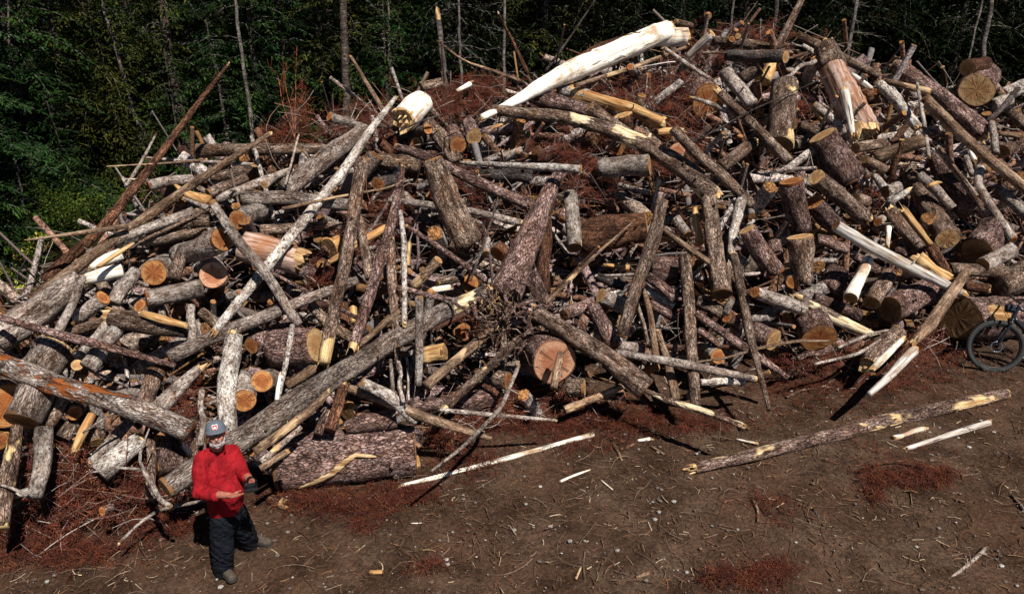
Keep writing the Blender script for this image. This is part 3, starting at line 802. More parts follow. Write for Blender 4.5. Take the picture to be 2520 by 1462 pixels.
v|858,955,20;960,990,26;1030,1022,27;1210,1080,13|x/x|9|!brown pole stretching from behind the diagonal trunk out to the dirt
z|890,941,26;960,975,30;1024,1037,24|s3t/x|7|
m|850,1050,30;900,1040,50;975,1030,48|x/x|5|
m|1130,992,48;1215,975,46|x/x|3|
m|1010,1000,28;1110,990,32|x/x|4|
s|1082,1008,10;1200,1020,11;1366,1034,8|x/k|10|
m|684,1142,134;850,1122,130;1022,1106,120|s/s2t|G|!largest log of all, scaly mauve bark, on the ground beside the man
y|1022,1048,8;1030,1150,10|k/x|G|
w|989,1195,10;1100,1168,12;1284,1118,13;1460,1069,13|k/s|G|!peeled white pole on the dirt below the biggest pink sawn butt
s|1275,902,10;1235,1002,11;1143,1097,10;1061,1160,6|k/x|13|!bowed silver branch propped before the largest log's sawn end
v|627,1112,22;700,1058,22;774,1002,21;808,965,14|x/k|10|
s|642,1137,16;690,1098,16;740,1050,14|x/x|9|
v|640,1153,16;705,1112,16|x/k|11|
r|846,950,24;812,1058,30|k/x|7|
b|805,1010,20;782,1068,22|x/x|6|
y|855,1016,46;868,1005,40|s7d/x|4|
s|961,885,9;968,975,10|x/x|9|
s|980,890,9;992,990,11|x/x|10|
s|1001,880,6;1006,985,6|x/x|11|
r|662,1226,24;694,1238,28|x/k|G|
v|705,950,24;778,902,26|x/x|6|
w|690,925,10;682,985,13|k/x|9|
s|765,1282,4;830,1252,5;905,1235,4|x/x|G|
s|790,1270,3;860,1262,4;930,1210,3|x/x|G|
a|1711,1152,26;1760,1140,28;1838,1123,30;2062,1068,35;2180,1035,36;2300,1008,34;2474,970,26|k/k|G|!longest log lying alone on the open dirt, torn pale at both tips
w|2197,1078,13;2273,1056,14|s/k|G|
c|2231,1104,11;2330,1072,13;2434,1040,15|k/k|G|
v|1936,978,6;2062,933,8|x/x|G|
v|1506,1084,7;1518,1105,9;1530,1132,5|k/k|G|
r|1526,1105,8;1555,1100,9;1570,1080,6|x/x|G|
s|2427,1347,9;2385,1388,10;2335,1425,7|s/x|G|
v|1852,1227,5;1866,1250,7;1866,1284,6|x/x|G|
n|2000,1253,9;2027,1284,9|k/k|G|
s|2491,1218,6;2525,1258,9|x/x|G|
w|967,1287,3;1000,1289,4;1042,1286,2|k/k|G|
y|910,1409,9;941,1407,9|s/s|G|
v|1567,1421,8;1595,1410,9|s/s|G|
v|1417,1424,6;1430,1395,5|x/x|G|
w|1569,1084,6;1599,1080,9|k/k|G|
w|1380,1184,6;1410,1170,6;1452,1156,4|k/k|G|
v|1603,1099,7;1635,1118,7|x/x|G|
v|1595,1144,5;1612,1155,6;1624,1170,5|x/x|G|
w|1479,1181,4;1508,1205,3|x/x|G|
w|1814,1081,5;1862,1091,7|k/k|G|
v|2240,1210,4;2244,1240,3|x/x|G|
'''
# the long log on the dirt: bark in the middle, torn tips
def two_tip():
    s = NT('bark_with_torn_tips'); src = MAT['m']
    return src
MAT['a'] = bark('bark_mauve_torn', (.47, .35, .3), (.21, .13, .1), (.035, .02, .018), patch=.55, pc=(.8, .6, .34), pc2=(.5, .3, .12), warmth=.35, psc=1.3)
last = None
for idx, line in enumerate(x for x in DATA.strip().split('\n') if x):
    mt, pts, ends, lift, label = line.split('|')
    P = [tuple(float(v) for v in q.split(',')) for q in pts.split(';')]
    o = make_log(idx, mt, P, ends, 'G' if lift == 'G' else float(lift), label)
    if label.startswith('^'):
        mw = o.matrix_world.copy(); o.name = label[1:]; o.data.name = label[1:]
        LOGS.pop(); o.parent = last
        o.matrix_local = last.matrix_basis.inverted() @ mw
        # a part's own ends go up one level: thing > part > sub-part is deep enough
    else: last = o

# ---- wording that singles each piece out
MARKS = [(545, 1180, 'the man'), (2440, 855, 'the bicycle wheel'), (1365, 888, 'the biggest pink sawn butt'), (855, 1120, 'the largest ground log'),
 (1480, 140, 'the giant white log'), (2403, 223, 'the great round skyline face'), (2080, 220, 'the broad split trunk'), (2058, 390, 'the mauve barrel-thick log'),
 (1290, 620, 'the root trunk'), (560, 950, "the white log behind the man"), (1015, 265, 'the white torn block'), (622, 962, 'the two stacked sawn ends'),
 (2200, 640, 'the long bleached log'), (2115, 685, 'the short bleached log'), (2360, 785, 'the huge dark sawn trunk'), (1600, 362, 'the bowed stripped log'),
 (378, 671, 'the torn-backed round sawn face'), (524, 677, 'the red-hearted sawn face'), (2015, 832, 'the orange stump face'), (230, 965, 'the rust-patched pale log'),
 (2090, 1068, 'the long log on the dirt'), (1143, 345, 'the twin yellow sawn ends'), (1560, 410, 'the blue-grey log with tall sawn face'), (1589, 958, 'the round orange sawn foot'),
 (1410, 560, 'the hanging silver log'), (690, 850, 'the fat bark-covered butt'), (760, 530, 'the long silver pole'), (1568, 690, 'the cream-scarred mauve pole'),
 (1698, 830, 'the upright grey pole'), (1906, 670, 'the striped orange sawn face'), (2332, 588, 'the cracked round sawn face'), (1924, 300, 'the yellow-scarred upright log'),
 (100, 765, 'the broad grey log at the frame edge'), (78, 1000, 'the stout overhanging short log'), (1045, 810, 'the clean upright pole'), (830, 745, 'the knotty upright pole'),
 (670, 620, 'the splintered yellow-brown log'), (1110, 500, 'the wide leaning trunk'), (300, 1240, 'the red brushwood'), (1743, 250, 'the purple-barked orange butt')]
LOOK = dict(f='pale furrowed', g='furrowed grey-brown', s='smooth silver-grey', m='scaly mauve', r='red-brown', n='dark', b='grey-brown, tan-scarred', e='half-stripped', x='rusty-patched',
            z='flaking whitish', w='bare white', c='bleached', y='splintered ochre', v='weathered tan-brown', q='rotten', a='mauve')
CUTN = dict(o='orange', p='pink', t='tan', d='dull')
used = set()
def describe(q):
    x = (q['p'][0][0] + q['p'][-1][0]) / 2; y = (q['p'][0][1] + q['p'][-1][1]) / 2
    dx = q['p'][-1][0] - q['p'][0][0]; dy = q['p'][-1][1] - q['p'][0][1]
    size = 'twig-thin' if q['d'] < 6 else 'slim' if q['d'] < 16 else '' if q['d'] < 34 else 'thick' if q['d'] < 60 else 'huge'
    ln = 'short' if q['L'] < 75 and q['kind'] != 'log' else 'long' if q['L'] > 260 else ''
    kind = q['kind'].replace('_', ' ')
    e = ''.join(q['e']); feat = ''
    for s in q['e']:
        if s.startswith('s') and any(c.isdigit() and int(c) in (0, 4, 5, 6, 7, 8, 9) for c in s):
            c = [c for c in s[1:] if c in CUTN]; feat = (CUTN[c[0]] + ' ' if c else '') + 'sawn face'
    if not feat and 'k' in e: feat = 'torn end'
    if abs(dy) < .25 * abs(dx): way = 'level'
    elif abs(dx) < .3 * abs(dy): way = 'upright'
    else: way = 'right-leaning' if dx * dy < 0 else 'left-leaning'
    cands = sorted(MARKS, key=lambda m: math.hypot(m[0] - x, (m[1] - y)))
    cands = [m for m in cands if math.hypot(m[0] - x, m[1] - y) > 18][:7]
    places = []
    for mk in cands[:4]:
        vx, vy = x - mk[0], y - mk[1]; dist = math.hypot(vx, vy); a = math.degrees(math.atan2(-vy, vx)) % 360
        rel = ['right of', 'up right of', 'above', 'up left of', 'left of', 'down left of', 'below', 'down right of'][int((a + 22.5) // 45) % 8]
        near = 'just ' if dist < 70 else '' if dist < 150 else 'well '
        places.append((dist * (1 if dist < 90 else 1.3), near + rel + ' ' + mk[2]))
    for i_ in range(len(cands)):
        for j_ in range(i_ + 1, len(cands)):
            A_, B_ = cands[i_], cands[j_]; da, db = math.hypot(A_[0] - x, A_[1] - y), math.hypot(B_[0] - x, B_[1] - y); ab = math.hypot(A_[0] - B_[0], A_[1] - B_[1])
            if da + db < 1.12 * ab: places.append((.9 * max(da, db), 'between ' + A_[2] + ' and ' + B_[2]))
    places.sort(); s = None
    for mostw in (16, 15):
        for pl in places:
            for parts in ((ln, LOOK[q['mat']], way, kind, feat and 'with ' + feat, pl[1]), (ln, LOOK[q['mat']], kind, feat and 'with ' + feat, pl[1]), (size, LOOK[q['mat']], way, kind, pl[1]), (LOOK[q['mat']], way, kind, pl[1]), (size, LOOK[q['mat']], kind, pl[1]), (LOOK[q['mat']], kind, pl[1])):
                s = ' '.join(p for p in parts if p)
                if len(s.split()) + s.count('-') <= mostw and s not in used: used.add(s); return s
    return s
for q in LOGS:
    if q['label'].startswith('!'): used.add(q['label'][1:])
GROUPS = dict(log='logs heaped in the pile', pole='slim poles in the pile', branch='loose branches on the pile', wood_chunk='torn wood chunks in the pile', wood_splinter='wood splinters in the pile')
for q in LOGS:
    lab = q['label'][1:] if q['label'].startswith('!') else describe(q)
    cat = q['kind'].replace('_', ' ')
    tag(q['o'], lab, cat, 'pieces lying on the dirt' if q['g'] else GROUPS.get(q['kind']))

# ------------------------------------------------------------------ the heap's inside
def heap_point(px, t, push):
    yb, ys, pb, pc, kc = column(px)
    d = (pc - pb); n = np.array([0, d[2], -d[1]]); n /= np.linalg.norm(n)   # into the heap
    n = np.array([0, abs(n[1]), -abs(n[2])])
    return pb + d * t + n * push
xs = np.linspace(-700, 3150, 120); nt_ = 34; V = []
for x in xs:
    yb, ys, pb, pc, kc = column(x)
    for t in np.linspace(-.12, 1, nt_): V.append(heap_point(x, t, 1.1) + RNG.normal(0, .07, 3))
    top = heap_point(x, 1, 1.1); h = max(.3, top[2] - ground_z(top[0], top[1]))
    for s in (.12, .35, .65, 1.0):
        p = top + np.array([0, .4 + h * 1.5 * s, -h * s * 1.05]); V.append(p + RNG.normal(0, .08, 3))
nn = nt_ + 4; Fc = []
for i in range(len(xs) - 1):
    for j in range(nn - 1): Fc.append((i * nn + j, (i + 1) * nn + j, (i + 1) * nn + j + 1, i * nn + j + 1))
s = NT('core_painted_shade'); c = s.coords((1, 1, 1), rnd=False); n = s.noise(c, 9, 5, .7)
core_m = s.fin(s.ramp(n, [(.35, (.006, .003, .002)), (.65, (.03, .014, .008))]), 1.0, n, 1.0, .05, 0)  # near-black core colour stands in for the deep shade between the logs
core = mesh_obj('packed_debris', V, Fc, core_m); tag(core, kind='stuff', label='debris core inside the log pile, painted near-black as gap shade')

# ---- small broken pieces wedged between the logs (too many to count)
def scatter_sticks(n, posfn, name, mat, label, colours, lo=.012, hi=.1, ln=(.4, 1.6), dirfn=None, sides=7, curve=.08):
    V = []; Fq = []; T = []
    off = 0
    for i in range(n):
        p = posfn(); 
        if p is None: continue
        r = lo * (hi / lo) ** (RNG.random() ** 1.6); L = RNG.uniform(*ln) * (1.25 if r < .03 else 1)
        d = dirfn(p) if dirfn else RNG.normal(0, 1, 3); d /= np.linalg.norm(d)
        f = frame_from(d); ns = 5; t = np.linspace(-.5, .5, ns)
        bend = f[:, 1] * RNG.normal(0, curve) + f[:, 2] * RNG.normal(0, curve)
        Q = p + np.outer(t * L, d) + np.outer((.25 - t ** 2) * L * 2, bend)
        taper = np.linspace(1, RNG.uniform(.55, 1), ns)
        a = np.linspace(0, 2 * np.pi, sides, endpoint=False)
        cc = colours[RNG.integers(len(colours))]; cc = np.array(cc) * RNG.uniform(.7, 1.25)
        for k in range(ns):
            rr = r * taper[k] * (1 + RNG.normal(0, .07, sides))
            V.append(Q[k] + np.outer(np.cos(a) * rr, f[:, 1]) + np.outer(np.sin(a) * rr, f[:, 2]))
        Fq.append(grid_faces(ns, sides, off)); 
        T.append(np.tile(cc, (ns * sides, 1)))
        off += ns * sides
        # end rings closed with a second colour
        ec = np.array((.28, .14, .055)) * RNG.uniform(.5, 1.4)
        for k in (0, ns - 1):
            ring = V[-ns + k] if k else V[-ns]
            V_ = ring * 1.0; cen = ring.mean(0); q = np.stack([np.arange(sides), (np.arange(sides) + 1) % sides, np.full(sides, sides), np.full(sides, sides)], 1)
            ENDS.append((V_, cen, ec))
    V = np.concatenate(V); Fq = np.concatenate(Fq); T = np.concatenate(T)
    F2 = Fq.tolist(); VV = [V]; TT = [T]; o_ = len(V)
    for ring, cen, ec in ENDS:
        VV.append(ring); VV.append(cen[None]); k = len(ring)
        for j in range(k): F2.append((o_ + j, o_ + (j + 1) % k, o_ + k))
        TT.append(np.tile(ec, (k + 1, 1))); o_ += k + 1
    ENDS.clear()
    ob = mesh_obj(name, np.concatenate(VV), F2, mat, None, True); vattr(ob, 'tint', np.concatenate(TT)); tag(ob, label, kind='stuff'); return ob
ENDS = []
STICK = tinted('small_broken_wood', bump=34, bs=.7)
BK_SHADED = [(.17, .13, .11), (.2, .17, .16), (.13, .07, .05), (.16, .11, .11), (.1, .05, .035), (.26, .23, .22), (.26, .14, .06)]  # bark tones darkened: gap shade is put into the filler's colour
def inpile(push=(.1, .7)):
    def f():
        px = RNG.uniform(-150, 2680); t = RNG.random() ** .9
        return heap_point(px, t * 1.0, RNG.uniform(*push)) + RNG.normal(0, .05, 3)
    return f
def pdir(p):
    d = np.array([RNG.normal(0, 1), RNG.normal(0, .55), RNG.normal(0, .7)]); return d
STICKB = bark_tint = None
s = NT('small_log_bark'); a_t = s.n('Attribute', attribute_name='tint'); c = s.coords((1, 1, 1), rnd=False)
n = s.math('ADD', s.math('MULTIPLY', s.noise(c, 16, 5, .7), .5), s.math('MULTIPLY', s.noise(c, 50, 3, .7), .5))
STICKB = s.fin(s.mix(1.0, a_t.outputs['Color'], s.ramp(n, [(.42, (.12, .1, .09)), (.5, (.8, .75, .72)), (.59, (2.1, 2.0, 1.9))]), 'MULTIPLY'), .92, n, .9, .035)
scatter_sticks(620, inpile((.34, .72)), 'smaller_logs', STICKB, 'hundreds of smaller logs filling the gaps of the pile', [(.3, .24, .2), (.36, .32, .3), (.24, .14, .1), (.3, .22, .22), (.2, .11, .07), (.44, .4, .38)], .03, .13, (.9, 2.6), pdir, 12, .04)
scatter_sticks(1300, inpile((.42, .98)), 'broken_wood', STICK, 'countless small broken sticks wedged between the logs', BK_SHADED, .01, .1, (.6, 2.4), pdir, 8)
scatter_sticks(2200, inpile((.08, .7)), 'thin_twigs', STICK, 'thin bare twigs tangled over the log pile', [(.16, .1, .08), (.22, .17, .14), (.12, .05, .035), (.36, .31, .28)], .004, .012, (.25, 1.1), pdir, 4, .2)

# ---- dead red needles: sprays of needles on twigs
def sprays(posfn, n, name, label, colours, size=(.18, .42), mat=None, kind='stuff', up=.25, needles=9, parent=None):
    V = []; Fc = []; T = []
    for i in range(n):
        p, nrm = posfn()
        d = RNG.normal(0, 1, 3); d -= nrm * d.dot(nrm) * (1 - up); d /= np.linalg.norm(d) + 1e-9
        s = np.cross(d, nrm); s /= np.linalg.norm(s) + 1e-9; L = RNG.uniform(*size); c = np.array(colours[RNG.integers(len(colours))]) * RNG.uniform(.6, 1.3)
        b = len(V); w = .004
        V += [p + s * w, p - s * w, p + d * L]; Fc.append((b, b + 1, b + 2)); T += [c * .6] * 3
        for k in range(needles):
            q = p + d * L * (k + .7) / needles; sg = 1 if k % 2 else -1
            e = (d * RNG.uniform(.35, .8) + s * sg * RNG.uniform(.5, 1) + nrm * RNG.normal(0, .35)); e *= L * .42 * (1.1 - k / needles)
            ww = np.cross(e, nrm); ww = ww / (np.linalg.norm(ww) + 1e-9) * L * .016 * RNG.uniform(.6, 1.4)
            b = len(V); V += [q - ww, q + ww, q + e]; Fc.append((b, b + 1, b + 2)); T += [c * RNG.uniform(.7, 1.2)] * 3
    if not V: return None
    ob = mesh_obj(name, np.array(V), np.array(Fc), mat or NEEDLE, parent, False); vattr(ob, 'tint', np.array(T)); 
    if kind: tag(ob, label, kind=kind)
    return ob
NEEDLE = tinted('dead_needles', bump=40, bs=.2, spec=.05)
RED = [(.15, .04, .022), (.12, .032, .02), (.17, .06, .03), (.1, .035, .028), (.07, .026, .018)]
PATCH = [  # px, py, rx, ry, count, how far above the heap's face
 (1130, 240, 130, 40, 420, .12), (1200, 215, 90, 28, 200, .2), (1080, 265, 60, 30, 120, .1), (1560, 245, 160, 45, 420, .15), (1650, 210, 120, 45, 320, .2), (1850, 85, 110, 22, 200, .25), (1720, 130, 110, 55, 260, .15), (1400, 360, 110, 32, 340, .25), (1460, 395, 60, 45, 260, .35), (1450, 450, 60, 60, 220, .3), (1600, 395, 120, 40, 200, 0),
 (900, 300, 90, 45, 260, .15), (820, 330, 50, 40, 120, .1), (735, 300, 20, 60, 120, .1), (700, 330, 60, 20, 90, .1), (1120, 470, 70, 90, 260, .1), (1150, 560, 50, 60, 120, .2), (830, 600, 90, 60, 150, -.1), (960, 520, 50, 40, 100, .1),
 (150, 1190, 190, 90, 1300, .4), (60, 1270, 140, 90, 800, .15), (330, 1230, 120, 60, 600, .25), (430, 1160, 60, 60, 120, .1), (260, 1150, 160, 40, 420, .45), (455, 1010, 30, 70, 120, .9),
 (1180, 1020, 110, 40, 420, .2), (1240, 1000, 60, 40, 180, .3), (1330, 985, 90, 40, 300, .15), (1100, 1060, 50, 60, 220, .2), (1420, 1010, 120, 30, 320, .05), (800, 670, 60, 60, 100, 0), (1500, 230, 60, 30, 100, .2),
 (2060, 880, 90, 35, 260, .1), (2250, 860, 120, 50, 300, .15), (2150, 930, 120, 40, 200, .05), (2330, 850, 70, 50, 160, .1), (1960, 880, 60, 30, 120, .1), (1690, 300, 80, 80, 240, .0), (1980, 250, 60, 40, 100, 0), (2120, 480, 60, 60, 140, 0), (1700, 560, 40, 50, 100, 0), (380, 300, 30, 30, 0, 0), (1180, 800, 60, 40, 60, 0)]
def patch_pos(P):
    wts = np.array([p[4] for p in P], float); wts /= wts.sum()
    def f():
        c = P[RNG.choice(len(P), p=wts)]; a = RNG.normal(0, .5, 2)
        px, py = c[0] + a[0] * c[2], c[1] + a[1] * c[3]
        k = surf_k(px, py) - c[5] * RNG.uniform(.2, 1.2) + RNG.uniform(-.05, .2)
        p = at(px, py, k); gz = ground_z(p[0], p[1])
        if p[2] < gz + .03: p[2] = gz + .03
        return p, np.array([0, -.64, .77])
    return f
sprays(patch_pos(PATCH), 8200, 'dead_foliage', 'rusty red dead conifer needles snagged among the logs', RED, (.12, .3), needles=12)
_pp = patch_pos(PATCH)
scatter_sticks(1000, lambda: _pp()[0] + np.array([0, -.03, .03]), 'brush_twigs', STICK, 'bare brushwood twigs among the red needles', [(.2, .11, .08), (.28, .2, .16), (.14, .05, .035), (.4, .34, .3)], .003, .009, (.2, .7), pdir, 4, .22)
def ground_mound(P):
    wts = np.array([p[4] for p in P], float); wts /= wts.sum()
    def f():
        c = P[RNG.choice(len(P), p=wts)]; a = RNG.normal(0, .5, 2)
        px, py = c[0] + a[0] * c[2], c[1] + a[1] * c[3]
        h = c[5] * RNG.random() * math.exp(-(a ** 2).sum())
        return at(px, py, ground_k(px, py, .02 + h)), np.array([0, 0, 1.0])
    return f
GP = [(760, 1225, 150, 26, 420, .1), (880, 1250, 120, 30, 320, .06), (1000, 1215, 90, 26, 260, .05), (1300, 1040, 240, 30, 700, .06), (1500, 1030, 260, 36, 800, .08), (1700, 1040, 160, 30, 360, .05), (1400, 1090, 160, 30, 160, .03), (1150, 1130, 90, 40, 260, .1), (1320, 985, 130, 26, 420, .16), (160, 1350, 200, 40, 520, .08), (420, 1290, 120, 24, 320, .08), (2000, 950, 200, 30, 420, .04), (2250, 920, 200, 40, 300, .04), (2050, 1000, 200, 30, 100, .02), (900, 1290, 50, 20, 60, .03), (1050, 1390, 40, 18, 60, .03), (1890, 1240, 60, 30, 50, .02), (2200, 1100, 200, 60, 60, .02)]
sprays(ground_mound(GP), 5200, 'needle_litter', 'rusty dead needles strewn along the foot of the pile', RED, (.08, .24), up=.12)
# ---- the scar torn into the largest log, and the roots of the root trunk
def by_label(t): return next(q['o'] for q in LOGS if t in (q['o'].get('label') or ''))
big = by_label('largest log of all')
def surface_strip(o, pix, w0, mat, name, lift=.006):
    mw = o.matrix_world.copy() if o.parent is None else o.matrix_world
    me = o.data; co = np.array([o.matrix_basis @ v.co for v in me.vertices]); C0 = np.array(o.matrix_basis.translation); ax = np.array(o.matrix_basis.to_3x3() @ Vector((1, 0, 0)))
    loc = (co - C0); xx = loc @ ax; rr = np.linalg.norm(loc - np.outer(xx, ax), axis=1)
    side_ = []
    Q = []
    for i in range(len(pix) - 1):
        for t in np.linspace(0, 1, 7)[:-1]: Q.append((pix[i][0] + (pix[i + 1][0] - pix[i][0]) * t, pix[i][1] + (pix[i + 1][1] - pix[i][1]) * t))
    Q.append(pix[-1]); V = []; n = len(Q); rg = np.random.default_rng(3)
    for i, (x, y) in enumerate(Q):
        w = w0 * math.sin(math.pi * min(1, (i + 1.5) / (n + 1))) ** .6 * rg.uniform(.75, 1.25)
        j = min(n - 1, i + 1); k = max(0, i - 1); d = np.array([Q[j][0] - Q[k][0], Q[j][1] - Q[k][1]]); d /= np.linalg.norm(d); nrm = np.array([-d[1], d[0]])
        for s_ in (-1, -.33, .33, 1):
            px, py = np.array([x, y]) + nrm * w * s_; dd = ray(px, py); kk = np.linspace(3, 14, 1500); P = np.array([0, 0, CAMH]) + np.outer(kk, dd); l = P - C0; xa = l @ ax; q = np.linalg.norm(l - np.outer(xa, ax), axis=1)
            near = np.abs(xx[None, ::7] - xa[::30, None]); r_ = float(np.median(rr[rr > .3 * rr.max()])) * 1.04
            hit = np.where(q < r_ + lift)[0]; V.append(P[hit[0]] if len(hit) else P[np.argmin(q)])
    Fc = [(4 * i + j, 4 * i + j + 1, 4 * i + 5 + j, 4 * i + 4 + j) for i in range(n - 1) for j in range(3)]
    ob = mesh_obj(name, np.array(V), Fc, mat, o, True); ob.matrix_local = o.matrix_basis.inverted()
    sm = ob.modifiers.new('thick', 'SOLIDIFY'); sm.thickness = .012; sm.offset = -1
    return ob
surface_strip(big, [(926, 1124), (875, 1119), (845, 1140), (815, 1168), (775, 1188), (735, 1203)], 7, SPL, 'bare_scar', .012)
rt = by_label('tall leaning trunk flaring'); rg = np.random.default_rng(8); inv_rt = rt.matrix_basis.inverted()
def root_bundle(px, py, lift, n, spread, name, mat, L, r0):
    V = []; Fq = []; off = 0
    c0 = at(px, py, surf_k(px, py) - lift)
    for _ in range(n):
        d = rg.normal(0, 1, 3); d[1] = -abs(d[1]) * .7; d /= np.linalg.norm(d); p = c0 + rg.normal(0, spread, 3); Q = [p]; ll = rg.uniform(*L)
        for k in range(9): d = d + rg.normal(0, .28, 3); d /= np.linalg.norm(d); Q.append(Q[-1] + d * ll / 9)
        Q = np.array(Q); r = np.linspace(r0 * rg.uniform(.4, 1.2), r0 * .12, 10); v, _ = tube_verts(Q, r, 6, np.zeros((10, 6))); V.append(v); Fq.append(grid_faces(10, 6, off)); off += 60
    o = mesh_obj(name, np.concatenate(V), np.concatenate(Fq), mat, rt, True); o.matrix_local = inv_rt; tag(o, kind='stuff')
root_bundle(1238, 765, 1.0, 34, .16, 'roots', MAT['m'], (.25, .7), .035)
root_bundle(1225, 785, 1.05, 60, .2, 'fine_roots', MAT['g'], (.15, .5), .008)
root_bundle(1215, 750, 1.2, 40, .1, 'splinters', SPL, (.08, .2), .006)
# ------------------------------------------------------------------ ground and forest floor
def fbm(x, y, seed=0):
    v = 0; a = 1; f = 1
    for i in range(5):
        v += a * (math.sin(x * f * 1.7 + seed + i * 1.3 + math.sin(y * f * 1.1 + i)) * math.cos(y * f * 1.9 + i * 2.1 + seed + math.sin(x * f * .9))); a *= .5; f *= 2.07
    return v
gx = np.concatenate([np.linspace(-90, -14, 16), np.linspace(-13, 16, 250), np.linspace(17, 90, 16)])
gy = np.concatenate([np.linspace(-20, 2, 8), np.linspace(2.3, 15, 170), np.linspace(15.5, 40, 50), np.linspace(42, 160, 24)])
V = []
for y in gy:
    for x in gx:
        z = hill_z(x, y); near = 1 if (1.5 < y < 16) else 2.0
        z += .018 * near * fbm(x * 1.6, y * 1.6) + (.05 * fbm(x * .35, y * .35, 4) if y > 14 else .012 * fbm(x * .7, y * .7, 2))
        if 1.5 < y < 15: z += RNG.normal(0, .006) + .007 * fbm(x * 9, y * 9, 3)
        V.append((x, y, z))
# the wheel ruts of the track
V = np.array(V); nx = len(gx)
Fc = grid_faces(len(gy), nx)
Fc = Fc[(Fc[:, 1] % nx) > (Fc[:, 0] % nx)][:, ::1]
s = NT('dirt'); c = s.coords((1, 1, 1), rnd=False)
n1 = s.noise(c, 2.2, 5, .65); n2 = s.noise(c, 26, 5, .7); n3 = s.noise(c, 110, 3, .7)
col = s.ramp(n1, [(.35, (.05, .028, .017)), (.52, (.09, .055, .036)), (.66, (.135, .088, .06))])
col = s.mix(1.0, col, s.ramp(n2, [(.3, (.35, .32, .3)), (.5, (.95, .95, .95)), (.72, (1.9, 1.75, 1.6))]), 'MULTIPLY')
red = s.noise(c, 1.1, 4, .6); col = s.mix(s.ramp(red, [(.5, (0, 0, 0)), (.62, (.35, .35, .35))]), col, (.1, .042, .022))
g = s.voro(c, 42); gm = s.ramp(g, [(.1, (1, 1, 1)), (.16, (0, 0, 0))]); gk = s.noise(c, 14, 1, .5)
col = s.mix(s.math('MULTIPLY', gm, s.ramp(gk, [(.56, (0, 0, 0)), (.6, (1, 1, 1))])), col, (.26, .2, .16))
h = s.math('ADD', s.math('MULTIPLY', n2, 1.0), s.math('MULTIPLY', n3, .5))
DIRT = s.fin(col, 1.0, h, 1.0, .035, .1)
ground = mesh_obj('ground', V, Fc, DIRT); tag(ground, kind='structure')
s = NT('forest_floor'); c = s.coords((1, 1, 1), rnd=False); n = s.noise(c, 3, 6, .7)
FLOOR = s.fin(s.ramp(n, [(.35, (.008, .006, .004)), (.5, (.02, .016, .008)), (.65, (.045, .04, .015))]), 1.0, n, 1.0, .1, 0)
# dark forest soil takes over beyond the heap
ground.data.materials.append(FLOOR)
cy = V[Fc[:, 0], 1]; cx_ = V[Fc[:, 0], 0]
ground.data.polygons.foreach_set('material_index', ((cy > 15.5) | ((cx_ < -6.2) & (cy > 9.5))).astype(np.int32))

def in_heap(x, y):
    px = CX + x / y * F * .9
    yb = interp(px, BASE); p = at(px, yb, ground_k(px, yb)); return y > p[1] + .5
def dirt_pos():
    for _ in range(20):
        y = 3.2 + 9 * RNG.random() ** 1.0; x = RNG.uniform(-.78 * y - .5, .78 * y + .5)
        if not in_heap(x, y): return np.array([x, y, ground_z(x, y) + .012 + .018 * fbm(x * 1.6, y * 1.6)])
    return None
def flat_dir(p): return np.array([RNG.normal(0, 1), RNG.normal(0, 1), RNG.normal(0, .12)])
scatter_sticks(5200, dirt_pos, 'wood_litter', STICK, 'chips and splinters of wood littering the dirt', [(.24, .15, .085), (.19, .11, .065), (.16, .09, .055), (.48, .38, .25), (.2, .13, .1), (.14, .07, .045), (.12, .06, .04), (.16, .07, .04), (.2, .09, .05)], .002, .008, (.02, .12), flat_dir, 4, .12)
scatter_sticks(1500, dirt_pos, 'twig_litter', STICK, 'fine bent twigs littering the dirt', [(.15, .08, .05), (.11, .05, .035), (.22, .15, .11)], .002, .005, (.1, .38), flat_dir, 4, .3)
# stones
V = []; Fc = []; T = []
for i in range(2600):
    p = dirt_pos()
    if p is None: continue
    r = .006 + .022 * RNG.random() ** 5; b = len(V); m = 5
    for z, q in ((-.5, .8), (.35, 1), (.8, .5)):
        for j in range(m):
            a = j * 6.283 / m + i; V.append(p + np.array([math.cos(a) * r * q * RNG.uniform(.8, 1.3), math.sin(a) * r * q, z * r * .7]))
    for k in (0, 1):
        for j in range(m): Fc.append((b + k * m + j, b + k * m + (j + 1) % m, b + (k + 1) * m + (j + 1) % m, b + (k + 1) * m + j))
    Fc.append(tuple(b + 2 * m + j for j in range(m)))
    c = np.array([(.2, .17, .15), (.16, .11, .08), (.4, .37, .34), (.13, .09, .07)][RNG.integers(4)]) * RNG.uniform(.6, 1.1); T += [c] * (3 * m)
st = mesh_obj('gravel', V, Fc, tinted('stone', .8, 50, .2), None, False); vattr(st, 'tint', np.array(T)); tag(st, 'small pale stones strewn over the dirt', kind='stuff')
# two dead boughs lying on the dirt
def bough(spine, spread, n, label):
    root = empty('dead_bough', tuple(at(*spine[0], ground_k(*spine[0], .02))))
    P = np.array([at(x, y, ground_k(x, y, .03 + .05 * math.sin(i / max(1, len(spine) - 1) * 3.14))) for i, (x, y) in enumerate(spine)])
    Q, r, L = resample(P, np.linspace(.012, .004, len(P)), 24); V, _ = tube_verts(Q, r, 6, np.zeros((24, 6)))
    inv = Matrix.Translation(-root.location)
    mesh_obj('stem', V, grid_faces(24, 6), MAT['r'], root, True, inv)
    def f():
        t = RNG.random(); q = Q[int(t * 23)]; o = RNG.random() ** .7 * spread * math.sin(min(3.1, .35 + t * 2.8))
        p = q + np.array([RNG.normal(0, .05) + o * .25, -o, 0]); p[2] = ground_z(p[0], p[1]) + .02 + .07 * RNG.random() * (1 - o / spread * .5)
        return p, np.array([0, 0, 1.0])
    o = sprays(f, n, 'needles', None, RED, (.1, .24), kind=None, up=.2, parent=root); o.matrix_local = inv
    tag(root, label, 'bough', 'dead boughs on the dirt')
